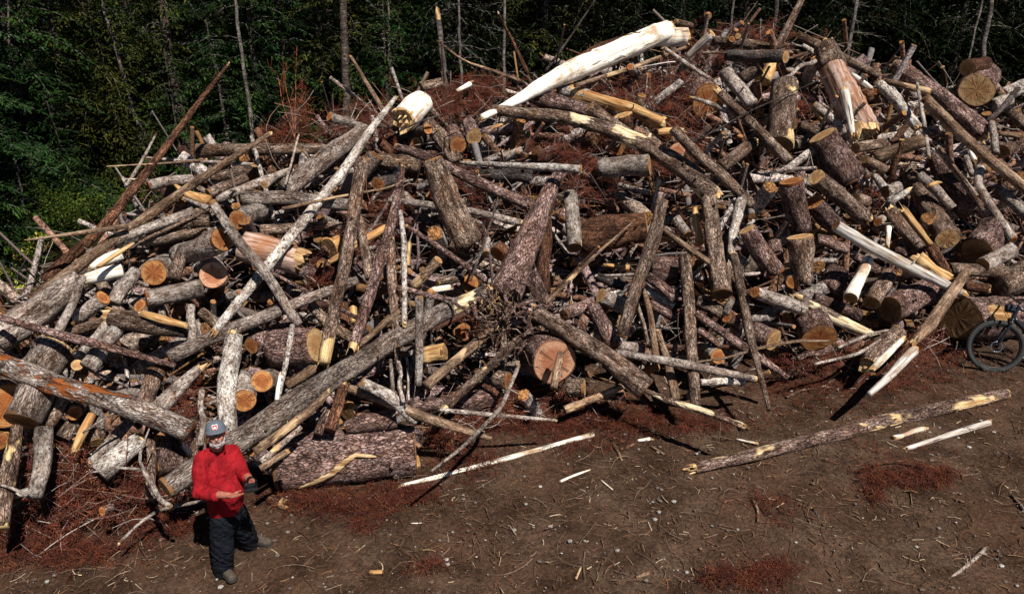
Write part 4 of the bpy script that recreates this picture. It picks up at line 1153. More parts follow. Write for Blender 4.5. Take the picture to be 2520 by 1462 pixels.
bough([(2112, 1160), (2160, 1140), (2230, 1133), (2300, 1150), (2350, 1165)], .42, 420, 'wide rusty dead bough fanned out below the peeled short sticks')
bough([(2140, 1195), (2150, 1215), (2158, 1235)], .1, 50, 'small red dead twig below the wide rusty bough')
bough([(1770, 1415), (1840, 1390), (1900, 1375), (1945, 1400)], .22, 260, 'bright red dead bough near the bottom of the bare dirt')
bough([(1725, 1425), (1750, 1405), (1780, 1408)], .12, 60, 'small red needle tuft left of the bright red bough')

# ------------------------------------------------------------------ conifers
LEAF = tinted('conifer_needles', .85, 30, .2, .04)
TRUNK = bark('forest_bark', (.2, .16, .135), (.09, .07, .058), (.03, .025, .02), vs=14, warmth=.2)
GREY = bark('dead_trunk', (.36, .32, .3), (.2, .17, .155), (.09, .075, .065), vs=16, stretch=.3, warmth=.2)
TWIG = plain('bare_twigs', (.22, .2, .18), .9, .1, var=.4)
def conifer_meshes(seed, H, R0, start, cols, dens=1.0, droop=.25):
    rng = np.random.default_rng(seed)
    n = 22; Q = np.zeros((n, 3)); Q[:, 2] = np.linspace(-.3, H, n); Q[:, 0] = np.cumsum(rng.normal(0, .015, n)); r = np.linspace(R0, .02, n) ** 1.0
    Vt, _ = tube_verts(Q, r, 12, smooth_noise(n, 12, rng, .05, (10, 5))); 
    V = []; Fc = []; T = []; W = []; WF = []
    def twig(a, b, w):
        i = len(W); d = b - a; s = np.cross(d, [0, 0, 1.0]); s /= np.linalg.norm(s) + 1e-9; u = np.cross(s, d); u /= np.linalg.norm(u) + 1e-9
        W.extend([a + s * w, a - s * w * .5 + u * w, a - s * w * .5 - u * w, b]); WF.extend([(i, i + 1, i + 3), (i + 1, i + 2, i + 3), (i + 2, i, i + 3)])
    z = .5
    while z < H - .3:
        live = z > start; nb = rng.integers(4, 8); t = z / H
        Lb = (.28 * H * (1 - t) ** .8 + .25) * (1 if live else .55)
        for _ in range(nb):
            a = rng.uniform(0, 6.283); d0 = np.array([math.cos(a), math.sin(a), 0]); L = Lb * rng.uniform(.55, 1.15); zz = z + rng.normal(0, .1)
            P = []
            for k in range(8):
                q = k / 7; P.append(np.array([0, 0, zz]) + d0 * L * q + np.array([0, 0, L * (.18 * q - (droop + .22) * q * q)]) + rng.normal(0, .015, 3))
            for k in range(7): twig(P[k], P[k + 1], .014 * (1 - k / 8))
            if not live:
                for k in range(2, 7):
                    if rng.random() < .8: e = P[k] + (d0 * rng.uniform(.1, .4) + np.cross(d0, [0, 0, 1]) * rng.normal(0, .4) - np.array([0, 0, rng.uniform(0, .4)])) * L * .35; twig(P[k], e, .006)
                if rng.random() < .55: continue
            cc = np.array(cols[rng.integers(len(cols))]) * rng.uniform(.55, 1.35); side = np.cross(d0, [0, 0, 1.0])
            m = int(L / .11 * dens * (1 if live else .4))
            for k in range(m):
                q = .12 + .88 * (k + rng.random()) / m; i0 = min(6, int(q * 7)); base = P[i0] + (P[i0 + 1] - P[i0]) * (q * 7 - i0)
                for sg in (1, -1):
                    ln = (.1 + .34 * L * (1 - q) ** .6 * rng.uniform(.6, 1.1)) * .8
                    dd = d0 * .75 + side * sg * rng.uniform(.7, 1.1) + np.array([0, 0, -rng.uniform(.05, .55)]); dd /= np.linalg.norm(dd)
                    mm = max(2, int(ln / .075)); ct = cc * rng.uniform(.75, 1.25)
                    for j in range(mm):
                        b0 = base + dd * ln * j / mm; nd = dd + rng.normal(0, .38, 3); nd /= np.linalg.norm(nd)
                        w = np.cross(nd, [0, 0, 1.0]) + rng.normal(0, .25, 3); w = w / np.linalg.norm(w) * rng.uniform(.014, .03); l2 = rng.uniform(.09, .17)
                        i = len(V); V.extend([b0 + w, b0 - w, b0 + nd * l2 - w * .25, b0 + nd * l2 + w * .25]); Fc.append((i, i + 1, i + 2, i + 3)); T.extend([ct * rng.uniform(.7, 1.3)] * 4)
        z += rng.uniform(.26, .44)
    return (Vt, grid_faces(n, 12)), (np.array(V), np.array(Fc), np.array(T)), (np.array(W), np.array(WF))
GREENS = [[(.016, .042, .009), (.028, .058, .012), (.013, .03, .009)], [(.05, .062, .011), (.03, .048, .01), (.06, .062, .013)], [(.016, .04, .013), (.024, .052, .019), (.014, .03, .011)], [(.008, .016, .006), (.012, .019, .006), (.015, .017, .005)]]  # last set: darkness of the shaded forest painted into the needle colour
PROT = []
def make_tree(args):
    seed, H, R0, start, cols, dens, droop, lab = args
    tr, cr, tw = conifer_meshes(seed, H, R0, start, cols, dens, droop)
    root = empty('spruce_tree'); 
    mesh_obj('trunk', tr[0], tr[1], TRUNK, root)
    c = mesh_obj('crown', cr[0], cr[1], LEAF, root, False); vattr(c, 'tint', cr[2])
    mesh_obj('bare_branches', tw[0], tw[1], TWIG, root, False)
    return root
SPEC = [(1, 11, .13, .3, GREENS[0], 1.0, .2, 'deep green'), (2, 12, .16, 1.2, GREENS[1], .8, .35, 'olive green'), (3, 10, .12, .2, GREENS[2], 1.1, .2, 'blue-green'), (4, 13, .17, 2.0, GREENS[3], .6, .3, 'sombre dark'), (5, 12, .15, .8, GREENS[3], .8, .3, 'sombre dark'), (6, 7, .08, .1, GREENS[0], 1.0, .15, 'young deep green')]
for sp in SPEC: PROT.append(make_tree(sp))
usedp = set(); trees = []
def plant(px, Y, pi, sc=1.0):
    x = (px - CX) / F * Y / CP; 
    if pi in usedp:
        src = PROT[pi]; root = src.copy(); COL.objects.link(root)
        for ch in src.children:
            c = ch.copy(); COL.objects.link(c); c.parent = root
    else: root = PROT[pi]; usedp.add(pi)
    root.location = (x, Y, hill_z(x, Y) - .05); root.rotation_euler = (RNG.normal(0, .02), RNG.normal(0, .02), RNG.uniform(0, 6.28)); root.scale = (sc * RNG.uniform(.9, 1.1), sc * RNG.uniform(.9, 1.1), sc)
    trees.append((root, px, Y, SPEC[pi][7])); return root
for a in [(-60, 14.2, 0, .8), (40, 17.2, 2), (150, 18.4, 0), (255, 19.8, 1, .95), (360, 21, 1), (30, 20, 0), (470, 21.5, 1, .9), (560, 22.5, 2), (690, 22, 0), (770, 23.5, 2), (900, 23, 1, .9), (1010, 24, 0), (1120, 24, 3), (1200, 25, 4), (1330, 24.5, 1, .9),
          (1450, 25, 3), (1540, 24, 4), (1640, 25.5, 3), (1760, 24.5, 4), (1880, 25, 3), (2000, 24.2, 4), (2110, 25, 3), (2230, 24, 4), (2330, 25, 3), (2440, 23.5, 4), (2540, 24.5, 3), (2640, 23, 4),
          (90, 22.5, 2, .9), (210, 24, 0), (320, 25, 2), (430, 26, 0), (520, 27, 3), (640, 26, 0), (740, 28, 0), (840, 27, 4), (960, 28, 2), (1070, 29, 3), (1180, 28.5, 3), (1300, 29, 4), (1400, 28, 3), (1500, 30, 3), (1620, 29, 4), (1720, 29.5, 3), (1830, 30, 4), (1950, 29, 3), (2060, 30, 4), (2180, 29, 3), (2290, 30, 4), (2400, 29, 3), (2500, 30, 4),
          (0, 27, 3), (150, 29, 4), (280, 31, 3), (400, 32, 4), (560, 33, 3), (700, 33, 4), (860, 33, 3), (1000, 34, 4), (1150, 34, 3), (1290, 35, 4), (1440, 35, 3), (1580, 35, 4), (1750, 35, 3), (1900, 36, 4), (2050, 36, 3), (2200, 36, 4), (2350, 35, 3), (2500, 36, 4),
          (120, 20.2, 5), (235, 17.8, 5, .5), (60, 18.4, 5, .8), (620, 20.5, 5, .7), (500, 20, 5, .6), (980, 21.5, 5, .8)]: plant(*a)
seen = {}
def tree_label(px, Y, look, i):
    lm = [(120, 'above the yellow-green shrubs'), (330, 'behind the tan pole running down the slope'), (563, 'behind the highest brown pole on the left'), (730, 'behind the reddish twiggy sapling'), (864, 'behind the reddish peeled pole'), (1015, 'behind the white torn block'),
          (1080, 'beside the broken grey snag'), (1250, 'behind the reddish leaning stem'), (1420, 'behind the dark thorny stem'), (1530, 'behind the giant white log'), (1742, 'behind the small sawn end on the crest'), (1860, 'behind the crest poles'), (1960, 'behind the pole standing highest'), (2100, 'behind the broad split trunk'), (2230, 'behind the thick pale skyline log'), (2330, 'left of the great round skyline face'), (2420, 'behind the great round skyline face'), (2520, 'at the right frame edge')]
    m = min(lm, key=lambda q: abs(q[0] - px)); row = 'front' if Y < 19 else 'front-row' if Y < 22 else 'second-row' if Y < 26.5 else 'deeper' if Y < 31 else 'farthest'
    side = '' if abs(m[0] - px) < 12 else (' to the right' if px > m[0] else ' to the left')
    for a in ('', 'tall ', 'broad ', 'shadowed ', 'dense '):
        t = f'{row} {a}{look} spruce {m[1]}{side}'
        if t not in seen: seen[t] = 1; return t
for i, (t, px, Y, look) in enumerate(trees): tag(t, tree_label(px, Y, look, i), 'tree', 'spruce trees of the forest edge')

# grey snags with bare twigs
def snag(line, Y, wpx, label, kind='dead_tree', top=None, mat=None, tw=26, col=TWIG):
    (x1, y1), (x2, y2) = line; rng = np.random.default_rng(int(x1 + y2))
    def at_Y(x, y): d = ray(x, y); return at(x, y, Y / d[1])
    A, B = at_Y(x1, y1), at_Y(x2, y2); d = (A - B) / np.linalg.norm(A - B)
    gz = hill_z(B[0], B[1]); Bg = B + d * ((gz - .2 - B[2]) / d[2]); Tp = A if top == 'here' else A + d * 4.0
    k = Y; r0 = wpx * Y / F / 2
    n = 26; Q = np.linspace(Bg, Tp, n) + rng.normal(0, .012, (n, 3)); r = np.linspace(r0 * 1.15, r0 * (.8 if top == 'here' else .5), n)
    C = Vector(Bg); root = empty(kind, C); inv = Matrix.Translation(-C)
    V, _ = tube_verts(Q, r, 12, smooth_noise(n, 12, rng, .06, (14, 5)) + rng.normal(0, .03, (n, 12)))
    mesh_obj('trunk', V, grid_faces(n, 12), mat or GREY, root, True, inv)
    if top == 'here':
        fl = frame_from(d); M = Matrix(fl.tolist()).to_4x4(); M.translation = Vector(Tp) - C
        torn(r[-1], 12, rng, 'torn_top', SPL, root, M, r0 * 3)
    W = []; WF = []
    def twig(a, b, w):
        i = len(W); dd = b - a; s = np.cross(dd, [0, 0, 1.0]); s /= np.linalg.norm(s) + 1e-9; u = np.cross(s, dd); u /= np.linalg.norm(u) + 1e-9
        W.extend([a + s * w, a - s * w * .5 + u * w, a - s * w * .5 - u * w, b + s * w * .4]); WF.extend([(i, i + 1, i + 3), (i + 1, i + 2, i + 3), (i + 2, i, i + 3)])
    for _ in range(tw):
        p = Q[rng.integers(3, n - 1)]; a = rng.uniform(0, 6.28); dd = np.array([math.cos(a), math.sin(a), rng.uniform(-.3, .25)]); L = rng.uniform(.3, 1.6)
        for k in range(6):
            e = p + dd * L / 6; twig(p, e, .009 * (1 - k / 8)); dd = dd + np.array([0, 0, -.14]) + rng.normal(0, .1, 3)
            if rng.random() < .7: twig(p, p + (dd + rng.normal(0, .6, 3)) * L * .25, .004)
            p = e
    if W: mesh_obj('bare_branches', np.array(W), np.array(WF), col, root, False, inv)
    tag(root, label, 'dead tree' if kind == 'dead_tree' else 'snag', 'dead standing trees')
snag(((578, 0), (623, 345)), 19.6, 9, 'slim pale dead trunk standing right of the highest brown pole')
snag(((395, 0), (458, 360)), 21, 22, 'thick mottled mossy trunk behind the highest brown pole', mat=TRUNK)
snag(((845, 0), (853, 285)), 20.5, 19, 'furrowed brown trunk behind the reddish peeled pole', mat=TRUNK)
snag(((1079, 48), (1095, 205)), 19.8, 15, 'broken-topped grey snag standing right of the white torn block', 'snag', 'here', tw=8)
snag(((2104, 30), (2082, 160)), 21, 10, 'pale thin dead tree above the broad split trunk')
snag(((2440, -10), (2412, 170)), 20, 13, 'pale grey dead tree rising behind the great round skyline face')
snag(((2418, 0), (2378, 170)), 21, 6, 'thin twin dead stem left of the pale grey one over the round face')
snag(((1806, -10), (1800, 60)), 20, 7, 'thin dead trunk cut off by the top edge over the crest')
snag(((1905, 60), (1898, 115)), 19.5, 13, 'grey furrowed dead trunk just left of the pole standing highest', mat=TRUNK)
snag(((1240, 0), (1242, 190)), 22, 8, 'twiggy grey dead tree behind the reddish leaning stem', tw=46)
snag(((1128, 0), (1135, 200)), 22, 7, 'drooping grey dead tree right of the broken-topped snag', tw=50)
snag(((955, 0), (960, 230)), 22.5, 8, 'bare dead tree between the furrowed trunk and the snag', tw=46)
snag(((270, 70), (336, 300)), 20, 9, 'slim bark-covered dead trunk among the olive spruces on the left', tw=20)
snag(((22, 60), (30, 290)), 18, 5, 'very thin dead stem near the top left corner', tw=18)
snag(((40, 400), (62, 520)), 16.5, 5, 'thin leaning dead stem above the yellow-green shrubs', top='here', tw=10)

# ---- shrubs and low green on the left
def shrub(px, py, w, h, n, cols, label, leaf=(.03, .075), kind='shrub', seed=0):
    rng = np.random.default_rng(seed + int(px)); k = ground_k(px, py); b = at(px, py, k); root = empty(kind, tuple(b)); V = []; Fc = []; T = []; W = []; WF = []
    for _ in range(14):
        e = np.array([rng.normal(0, w * .4), rng.normal(0, w * .3), h * rng.uniform(.5, 1)]); i = len(W); W.extend([np.array([.006, 0, 0.]), np.array([-.006, .006, 0.]), np.array([0, -.008, 0.]), e]); WF.extend([(i, i + 1, i + 3), (i + 1, i + 2, i + 3), (i + 2, i, i + 3)])
        for _ in range(n // 14):
            t = rng.random() ** .5; q = e * t + rng.normal(0, .1, 3) * np.array([w, w * .8, h * .8]); q[2] = max(.02, q[2])
            d = rng.normal(0, 1, 3); d[2] = d[2] * .4; d /= np.linalg.norm(d); s = np.cross(d, [0, 0, 1.0]); s /= np.linalg.norm(s) + 1e-9; l = rng.uniform(*leaf); i = len(V)
            c = np.array(cols[rng.integers(len(cols))]) * rng.uniform(.6, 1.3)
            V.extend([q, q + d * l * .5 + s * l * .3, q + d * l, q + d * l * .5 - s * l * .3]); Fc.append((i, i + 1, i + 2, i + 3)); T.extend([c] * 4)
    mesh_obj('stems', np.array(W), np.array(WF), TWIG, root, False); o = mesh_obj('foliage', np.array(V), np.array(Fc), LEAF, root, False); vattr(o, 'tint', np.array(T)); tag(root, label, 'shrub', 'shrubs left of the pile')
YG = [(.09, .13, .018), (.055, .095, .015), (.12, .15, .022)]; DG = [(.05, .12, .03), (.08, .14, .03)]; YY = [(.5, .48, .05), (.4, .42, .05), (.3, .34, .05)]
shrub(190, 590, 1.25, 1.35, 4600, YG, 'round yellow-green shrub against the dark spruces on the left')
shrub(120, 600, 1.0, .8, 2400, YG, 'low yellow-green shrub at the foot of the round one')
shrub(8, 470, .8, 1.1, 1400, YG, 'bright shrub cut by the left frame edge below the spruces')
shrub(110, 622, .55, .45, 500, YY, 'yellow broad-leaved plant between the tan pole and the log ends', (.06, .14))
shrub(45, 655, .5, .45, 420, YY, 'yellow broad-leaved plant nearest the left frame edge', (.06, .14))
shrub(15, 690, .4, .35, 260, YY, 'small yellow plant above the crooked white twig', (.05, .12))
shrub(62, 728, .35, .25, 160, YY, 'small yellow-green plant touching the broad grey log', (.05, .1))
shrub(60, 590, 1.2, .5, 1500, DG, 'dark green bush under the mossy fallen log')
shrub(150, 590, 1.0, .5, 1200, DG, 'green bush beside the long brown pole', seed=3)
shrub(230, 440, 1.0, .7, 1200, DG, 'green bush behind the highest brown pole foot', seed=5)
def low_green():
    while True:
        px = RNG.uniform(-150, 330); py = RNG.uniform(520, 745)
        if py < 700 - px * .45 or px < 60: break
    k = ground_k(px, py, .03); return at(px, py, k), np.array([0, -.2, .98])
sprays(low_green, 5200, 'undergrowth', 'moss, ferns and low green plants on the forest floor at the left', [(.02, .04, .01), (.04, .06, .012), (.08, .1, .018), (.04, .025, .015), (.07, .04, .025)], (.1, .26), LEAF, up=.6)
make_log(900, 'z', [(62, 560, 9), (170, 543, 9)], 'k/k', 'G', '!pale fallen log lying in the green undergrowth at the left'); q = LOGS.pop(); tag(q['o'], q['label'][1:], 'log', 'fallen logs in the undergrowth')
make_log(901, 's', [(22, 720, 3), (45, 660, 4), (75, 600, 2)], 'x/x', 'G', '!branch'); q = LOGS.pop(); tag(q['o'], 'crooked white twig standing at the left frame edge', 'branch', 'fallen logs in the undergrowth')
# reddish sapling on the crest
rs = np.random.default_rng(5); b = at(725, 340, surf_k(725, 340) - .2); root = empty('dead_sapling', tuple(b)); W = []; WF = []
def tw2(a, d, L, w, dep):
    p = a.copy()
    for k in range(6):
        e = p + d * L / 6; i = len(W); s = np.array([w, 0, 0]); u = np.array([0, w, 0]); W.extend([p + s, p - s * .5 + u, p - s * .5 - u, e]); WF.extend([(i, i + 1, i + 3), (i + 1, i + 2, i + 3), (i + 2, i, i + 3)])
        if dep and k > 0: tw2(e, d * .6 + rs.normal(0, .5, 3), L * .4, w * .5, dep - 1)
        p = e; d = d + rs.normal(0, .08, 3)
for dx in (-.22, 0, .2): tw2(np.zeros(3), np.array([dx, 0, 1.0]), rs.uniform(.6, .9), .007, 2)
mesh_obj('twigs', np.array(W), np.array(WF), plain('red_twig', (.3, .1, .05), .9, .1), root, False); tag(root, 'reddish twiggy dead sapling sticking up from the left crest', 'sapling')
# ------------------------------------------------------------------ the man
Y0 = 5.86
def P3(px, py, dy=0.0):
    d = ray(px, py); return at(px, py, (Y0 + dy) / d[1])
def capsule(a, b, ra, rb, m=14, sq=(1, 1), ax=None):
    a = np.array(a, float); b = np.array(b, float); d = b - a; L = np.linalg.norm(d); f = frame_from(d if L > 1e-6 else np.array([0, 0, 1.0]))
    if ax is not None:
        s = np.array(ax, float); s -= f[:, 0] * s.dot(f[:, 0]); s /= np.linalg.norm(s); f = np.stack([f[:, 0], s, np.cross(f[:, 0], s)], 1)
    V = []; prof = []
    for q in np.linspace(-math.pi / 2, 0, 6)[1:]: prof.append((ra * math.sin(q), ra * math.cos(q)))
    for q in np.linspace(0, math.pi / 2, 6)[:-1]: prof.append((L + rb * math.sin(q), rb * math.cos(q)))
    an = np.linspace(0, 2 * np.pi, m, endpoint=False)
    for x, r in prof: V.append(a + f[:, 0] * x + np.outer(np.cos(an) * r * sq[0], f[:, 1]) + np.outer(np.sin(an) * r * sq[1], f[:, 2]))
    V = np.concatenate(V + [[a - f[:, 0] * ra], [b + f[:, 0] * rb]]); n = len(prof); Fc = grid_faces(n, m).tolist(); c = n * m
    for j in range(m): Fc.append((c, (j + 1) % m, j)); Fc.append((c + 1, (n - 1) * m + j, (n - 1) * m + (j + 1) % m))
    return V, Fc
def blob(name, shells, mat, parent, voxel=.008, smooth=3, keep=None):
    V = []; Fc = []
    for v, f in shells: b = len(V); V += [tuple(x) for x in v]; Fc += [tuple(i + b for i in q) for q in f]
    o = mesh_obj(name, V, Fc, None); md = o.modifiers.new('r', 'REMESH'); md.mode = 'VOXEL'; md.voxel_size = voxel
    if smooth: sm = o.modifiers.new('s', 'SMOOTH'); sm.iterations = smooth; sm.factor = .5
    dg = bpy.context.evaluated_depsgraph_get(); me = bpy.data.meshes.new_from_object(o.evaluated_get(dg)); bpy.data.objects.remove(o)
    me.name = name; me.materials.clear(); me.materials.append(mat); me.polygons.foreach_set('use_smooth', [True] * len(me.polygons))
    if keep is not None: keep(me)
    o = bpy.data.objects.new(name, me); COL.objects.link(o); o.parent = parent
    if parent: o.matrix_local = Matrix.Translation(-parent.location)
    return o
s = NT('skin'); c = s.coords((1, 1, 1), rnd=False); n = s.noise(c, 30, 3, .6)
SKIN = s.fin(s.ramp(n, [(.3, (.34, .1, .065)), (.7, (.5, .21, .14))]), .55, n, .1, .003, .35)
s = NT('red_cloth'); c = s.coords((1, 1, 1), rnd=False)
fo = s.noise(s.vm('MULTIPLY', c, (1, 1, .55)), 9, 3, .55, 1.2); fi = s.noise(c, 260, 2, .5)
SHIRT = s.fin(s.ramp(fo, [(.35, (.2, .006, .01)), (.6, (.33, .01, .016))]), .8, s.math('ADD', fo, s.math('MULTIPLY', fi, .02)), .6, .05, .15)
s = NT('navy_cloth'); c = s.coords((1, 1, 1), rnd=False); fo = s.noise(s.vm('MULTIPLY', c, (1, 1, 1.6)), 7, 3, .6, 1.0)
PANTS = s.fin(s.ramp(fo, [(.3, (.004, .0055, .009)), (.7, (.01, .012, .018))]), .85, fo, 1.0, .07, .15)
CAP = plain('grey_cotton', (.13, .15, .18), .9, .1, var=.18, sc=90, bump=.2)
HAIR = plain('white_beard', (.38, .33, .31), .95, .1, var=.35, sc=160, bump=.8)
BLACK = plain('black_plastic', (.008, .008, .009), .6, .2, var=.2)
REDP = plain('red_badge', (.5, .02, .02), .7, .2); WHITEP = plain('white_badge', (.85, .85, .83), .7, .2)
LEATHER = plain('boot_leather', (.08, .062, .05), .8, .2, var=.4, sc=40, bump=.4); SOLE = plain('boot_sole', (.03, .028, .026), .9, .1)
foot = P3(560, 1420, 0)
man = empty('person', (P3(585, 1395)[0], Y0 + .1, ground_z(-2.7, Y0)))
sh_r, el_r, wr_r = P3(498, 1133, -.08), P3(490, 1212, -.2), P3(562, 1219, -.34)
sh_l, el_l, wr_l = P3(574, 1111, .14), P3(600, 1166, .02), P3(620, 1184, -.2)
hip_r, kn_r, an_r = P3(543, 1270, -.02), P3(548, 1345, -.05), P3(551, 1416, -.02)
hip_l, kn_l, an_l = P3(578, 1262, .13), P3(605, 1312, .25), P3(625, 1352, .40)
neck, chest, belly, pel = P3(532, 1108, .03), P3(537, 1150, .03), P3(552, 1205, .0), P3(558, 1258, .04)
hc = P3(532, 1068, -.02)
side = (sh_l - sh_r); side[2] = 0; side /= np.linalg.norm(side); front = np.array([side[1], -side[0], 0.0])
# hand: palm plus five bent fingers
def hand(w, d, n, sgn, curl, parentlist):
    d = d / np.linalg.norm(d); n = n - d * n.dot(d); n /= np.linalg.norm(n); s = np.cross(d, n) * sgn
    for k in (-1, -.33, .33, 1): parentlist.append(capsule(w + d * .012 + s * k * .018, w + d * .085 + s * k * .029, .015, .0125))
    for k, (ln, off) in enumerate(((.068, -.032), (.078, -.0105), (.072, .0115), (.056, .032))):
        p = w + d * .088 + s * off; a = curl * (1 + .12 * k); dirv = d + s * (off * 2.2)
        for j, fr in enumerate((.45, .32, .23)):
            ang = a * (j + .6); v = dirv * math.cos(ang) + n * math.sin(ang); v /= np.linalg.norm(v); q = p + v * ln * fr * 1.15
            parentlist.append(capsule(p, q, .0092 - .0008 * j, .0086 - .0008 * j, 10)); p = q
    t0 = w + d * .025 - s * .028; t1 = t0 + (d * .75 - s * .75 + n * .25) * .042; t2 = t1 + (d * .95 - s * .15 + n * .35) * .034
    parentlist.append(capsule(t0, t1, .013, .0105, 10)); parentlist.append(capsule(t1, t2, .0102, .0088, 10))
body = []
yaw = R_(22); tilt = R_(13); f0 = np.array([math.sin(yaw), -math.cos(yaw), 0]); fs = np.array([math.cos(yaw), math.sin(yaw), 0]); up = np.array([0, 0, 1.0]); fd = f0 * math.cos(tilt) + up * math.sin(tilt); hu = up * math.cos(tilt) - f0 * math.sin(tilt)
def H(x, y, z): return hc + fs * x + fd * y + hu * z   # y forward out of the face
body += [capsule(H(0, -.02, .045), H(0, -.012, .03), .083, .083, 20), capsule(H(0, .012, -.02), H(0, .03, -.075), .069, .05, 18), capsule(H(0, .05, -.085), H(0, .058, -.088), .03, .028)]
body += [capsule(H(-.033, .062, .024), H(.033, .062, .024), .019, .019), capsule(H(0, .084, .008), H(0, .103, -.028), .0095, .0135, 10), capsule(H(-.014, .09, -.03), H(.014, .09, -.03), .009, .009, 8),
         capsule(H(-.036, .062, -.022), H(-.028, .064, -.04), .022, .02), capsule(H(.036, .062, -.022), H(.028, .064, -.04), .022, .02), capsule(H(-.02, .078, -.064), H(.02, .078, -.064), .008, .008, 8)]
for sx in (-1, 1): body += [capsule(H(sx * .08, -.012, .012), H(sx * .083, -.008, -.018), .016, .011, 10, (1, .5), fs)]
body += [capsule(H(0, -.02, -.04), neck, .058, .064), capsule(neck, chest - front * .03, .06, .09), capsule(chest - front * .03, belly - front * .02, .095, .1), capsule(belly - front * .02, pel, .1, .1)]
body += [capsule(sh_r, el_r, .055, .043), capsule(el_r, wr_r, .046, .029), capsule(sh_l, el_l, .052, .042), capsule(el_l, wr_l, .045, .029)]
body += [capsule(hip_r, kn_r, .085, .058), capsule(kn_r, an_r, .056, .04), capsule(hip_l, kn_l, .085, .058), capsule(kn_l, an_l, .056, .04)]
dr = P3(600, 1221, -.42) - wr_r; hand(wr_r, dr, np.array([.15, .1, 1.0]), 1, .13, body)
dl = P3(628, 1200, -.34) - wr_l; hand(wr_l, dl, np.array([-.7, -.2, .1]), -1, .55, body)
bd = blob('body', body, SKIN, man, .0055, 2)
# shirt: torso, sleeves rolled below the elbow
def on(a, b, t): return a + (b - a) * t
sh = [capsule(chest + side * -.07 + up * .02, belly + side * -.045, .125, .135, 18, (1, .95)), capsule(chest + side * .07 + up * .02, belly + side * .045, .125, .135, 18), capsule(belly + front * .045, pel + front * .02 + up * .09, .15, .135, 18),
      capsule(belly + side * -.05, pel + side * -.05 + up * .055, .125, .115), capsule(belly + side * .05, pel + side * .05 + up * .055, .125, .112), capsule(neck + up * -.02, chest, .085, .14), capsule(neck - up * .01, sh_r + up * .01, .06, .074), capsule(neck - up * .01, sh_l + up * .01, .06, .072),
      capsule(sh_r, on(sh_r, el_r, .6), .078, .07), capsule(on(sh_r, el_r, .6), el_r, .07, .066), capsule(el_r, on(el_r, wr_r, .48), .066, .056), capsule(on(el_r, wr_r, .42), on(el_r, wr_r, .55), .06, .058),
      capsule(sh_l, on(sh_l, el_l, .6), .074, .066), capsule(on(sh_l, el_l, .6), el_l, .066, .06), capsule(el_l, on(el_l, wr_l, .3), .06, .052), capsule(on(el_l, wr_l, .22), on(el_l, wr_l, .36), .055, .054)]
def wrinkle(amp, fx, seed=0, cut=None):
    def f(me):
        n = len(me.vertices); co = np.empty(n * 3, np.float32); me.vertices.foreach_get('co', co); co = co.reshape(-1, 3); nr = np.empty(n * 3, np.float32); me.vertices.foreach_get('normal', nr); nr = nr.reshape(-1, 3)
        x, y, z = co.T; w = np.zeros(n)
        for i in range(5):
            r = np.random.default_rng(seed + i); k = r.normal(0, 1, 3) * fx * (1.45 ** i) * np.array([1, 1, 1.3]); ph = r.uniform(0, 6.28)
            w += np.abs(np.sin(co @ k + ph + 1.5 * np.sin(co @ (k[::-1] * .6)))) ** 1.5 / 1.5 ** i
        co = co + nr * ((w - w.mean()) * amp)[:, None]; me.vertices.foreach_set('co', co.ravel())
    return f
hem_z = pel[2] - .06
shirt = blob('shirt', sh, SHIRT, man, .009, 3, wrinkle(.013, 7.5))
# collar, front placket, pocket flaps
def ribbon(pts, w, t, nrm):
    V = []; Fc = []
    for i, p in enumerate(pts):
        d = pts[min(i + 1, len(pts) - 1)] - pts[max(i - 1, 0)]; s = np.cross(d, nrm[i]); s /= np.linalg.norm(s) + 1e-9
        V += [p - s * w, p + s * w, p + s * w + nrm[i] * t, p - s * w + nrm[i] * t]
    for i in range(len(pts) - 1):
        for k in range(4): Fc.append((4 * i + k, 4 * i + (k + 1) % 4, 4 * i + 4 + (k + 1) % 4, 4 * i + 4 + k))
    return V, Fc + [(0, 1, 2, 3), tuple(4 * (len(pts) - 1) + k for k in (3, 2, 1, 0))]
inv = Matrix.Translation(-man.location)
col_pts = [neck + up * .012 + side * math.sin(a) * .078 + front * math.cos(a) * .078 + up * (-.02 * math.cos(a)) for a in np.linspace(.35, 5.93, 16)]
V, Fc = ribbon(col_pts, .024, .008, [(p - neck) * np.array([1, 1, 0]) / (np.linalg.norm((p - neck)[:2]) + 1e-9) for p in col_pts]); mesh_obj('collar', V, Fc, SHIRT, shirt, True)
from mathutils.bvhtree import BVHTree
def drape(pix, w, o, name, lift=.004):
    bv = BVHTree.FromPolygons([tuple(v.co) for v in o.data.vertices], [tuple(p.vertices) for p in o.data.polygons]); Q = []
    for i in range(len(pix) - 1):
        for t in np.linspace(0, 1, 8)[:-1]: Q.append((pix[i][0] + (pix[i + 1][0] - pix[i][0]) * t, pix[i][1] + (pix[i + 1][1] - pix[i][1]) * t))
    Q.append(pix[-1]); V = []; n = len(Q)
    for i, (x, y) in enumerate(Q):
        j = min(n - 1, i + 1); k = max(0, i - 1); d = np.array([Q[j][0] - Q[k][0], Q[j][1] - Q[k][1]]); d /= np.linalg.norm(d); nr = np.array([-d[1], d[0]])
        for s_ in (-1, 0, 1):
            px, py = np.array([x, y]) + nr * w * s_; dd = Vector(ray(px, py)).normalized(); h = bv.ray_cast(Vector((0, 0, CAMH)), dd)
            if h[0] is None: h = bv.find_nearest(Vector(at(px, py, 6.6)))
            V.append(Vector(h[0]) + h[1] * (lift if s_ else lift * 1.4))
    Fc = [(3 * i + j, 3 * i + j + 1, 3 * i + 4 + j, 3 * i + 3 + j) for i in range(n - 1) for j in range(2)]
    ob = mesh_obj(name, np.array(V), Fc, SHIRT, o, False); sm = ob.modifiers.new('t', 'SOLIDIFY'); sm.thickness = .005; sm.offset = -1; return ob
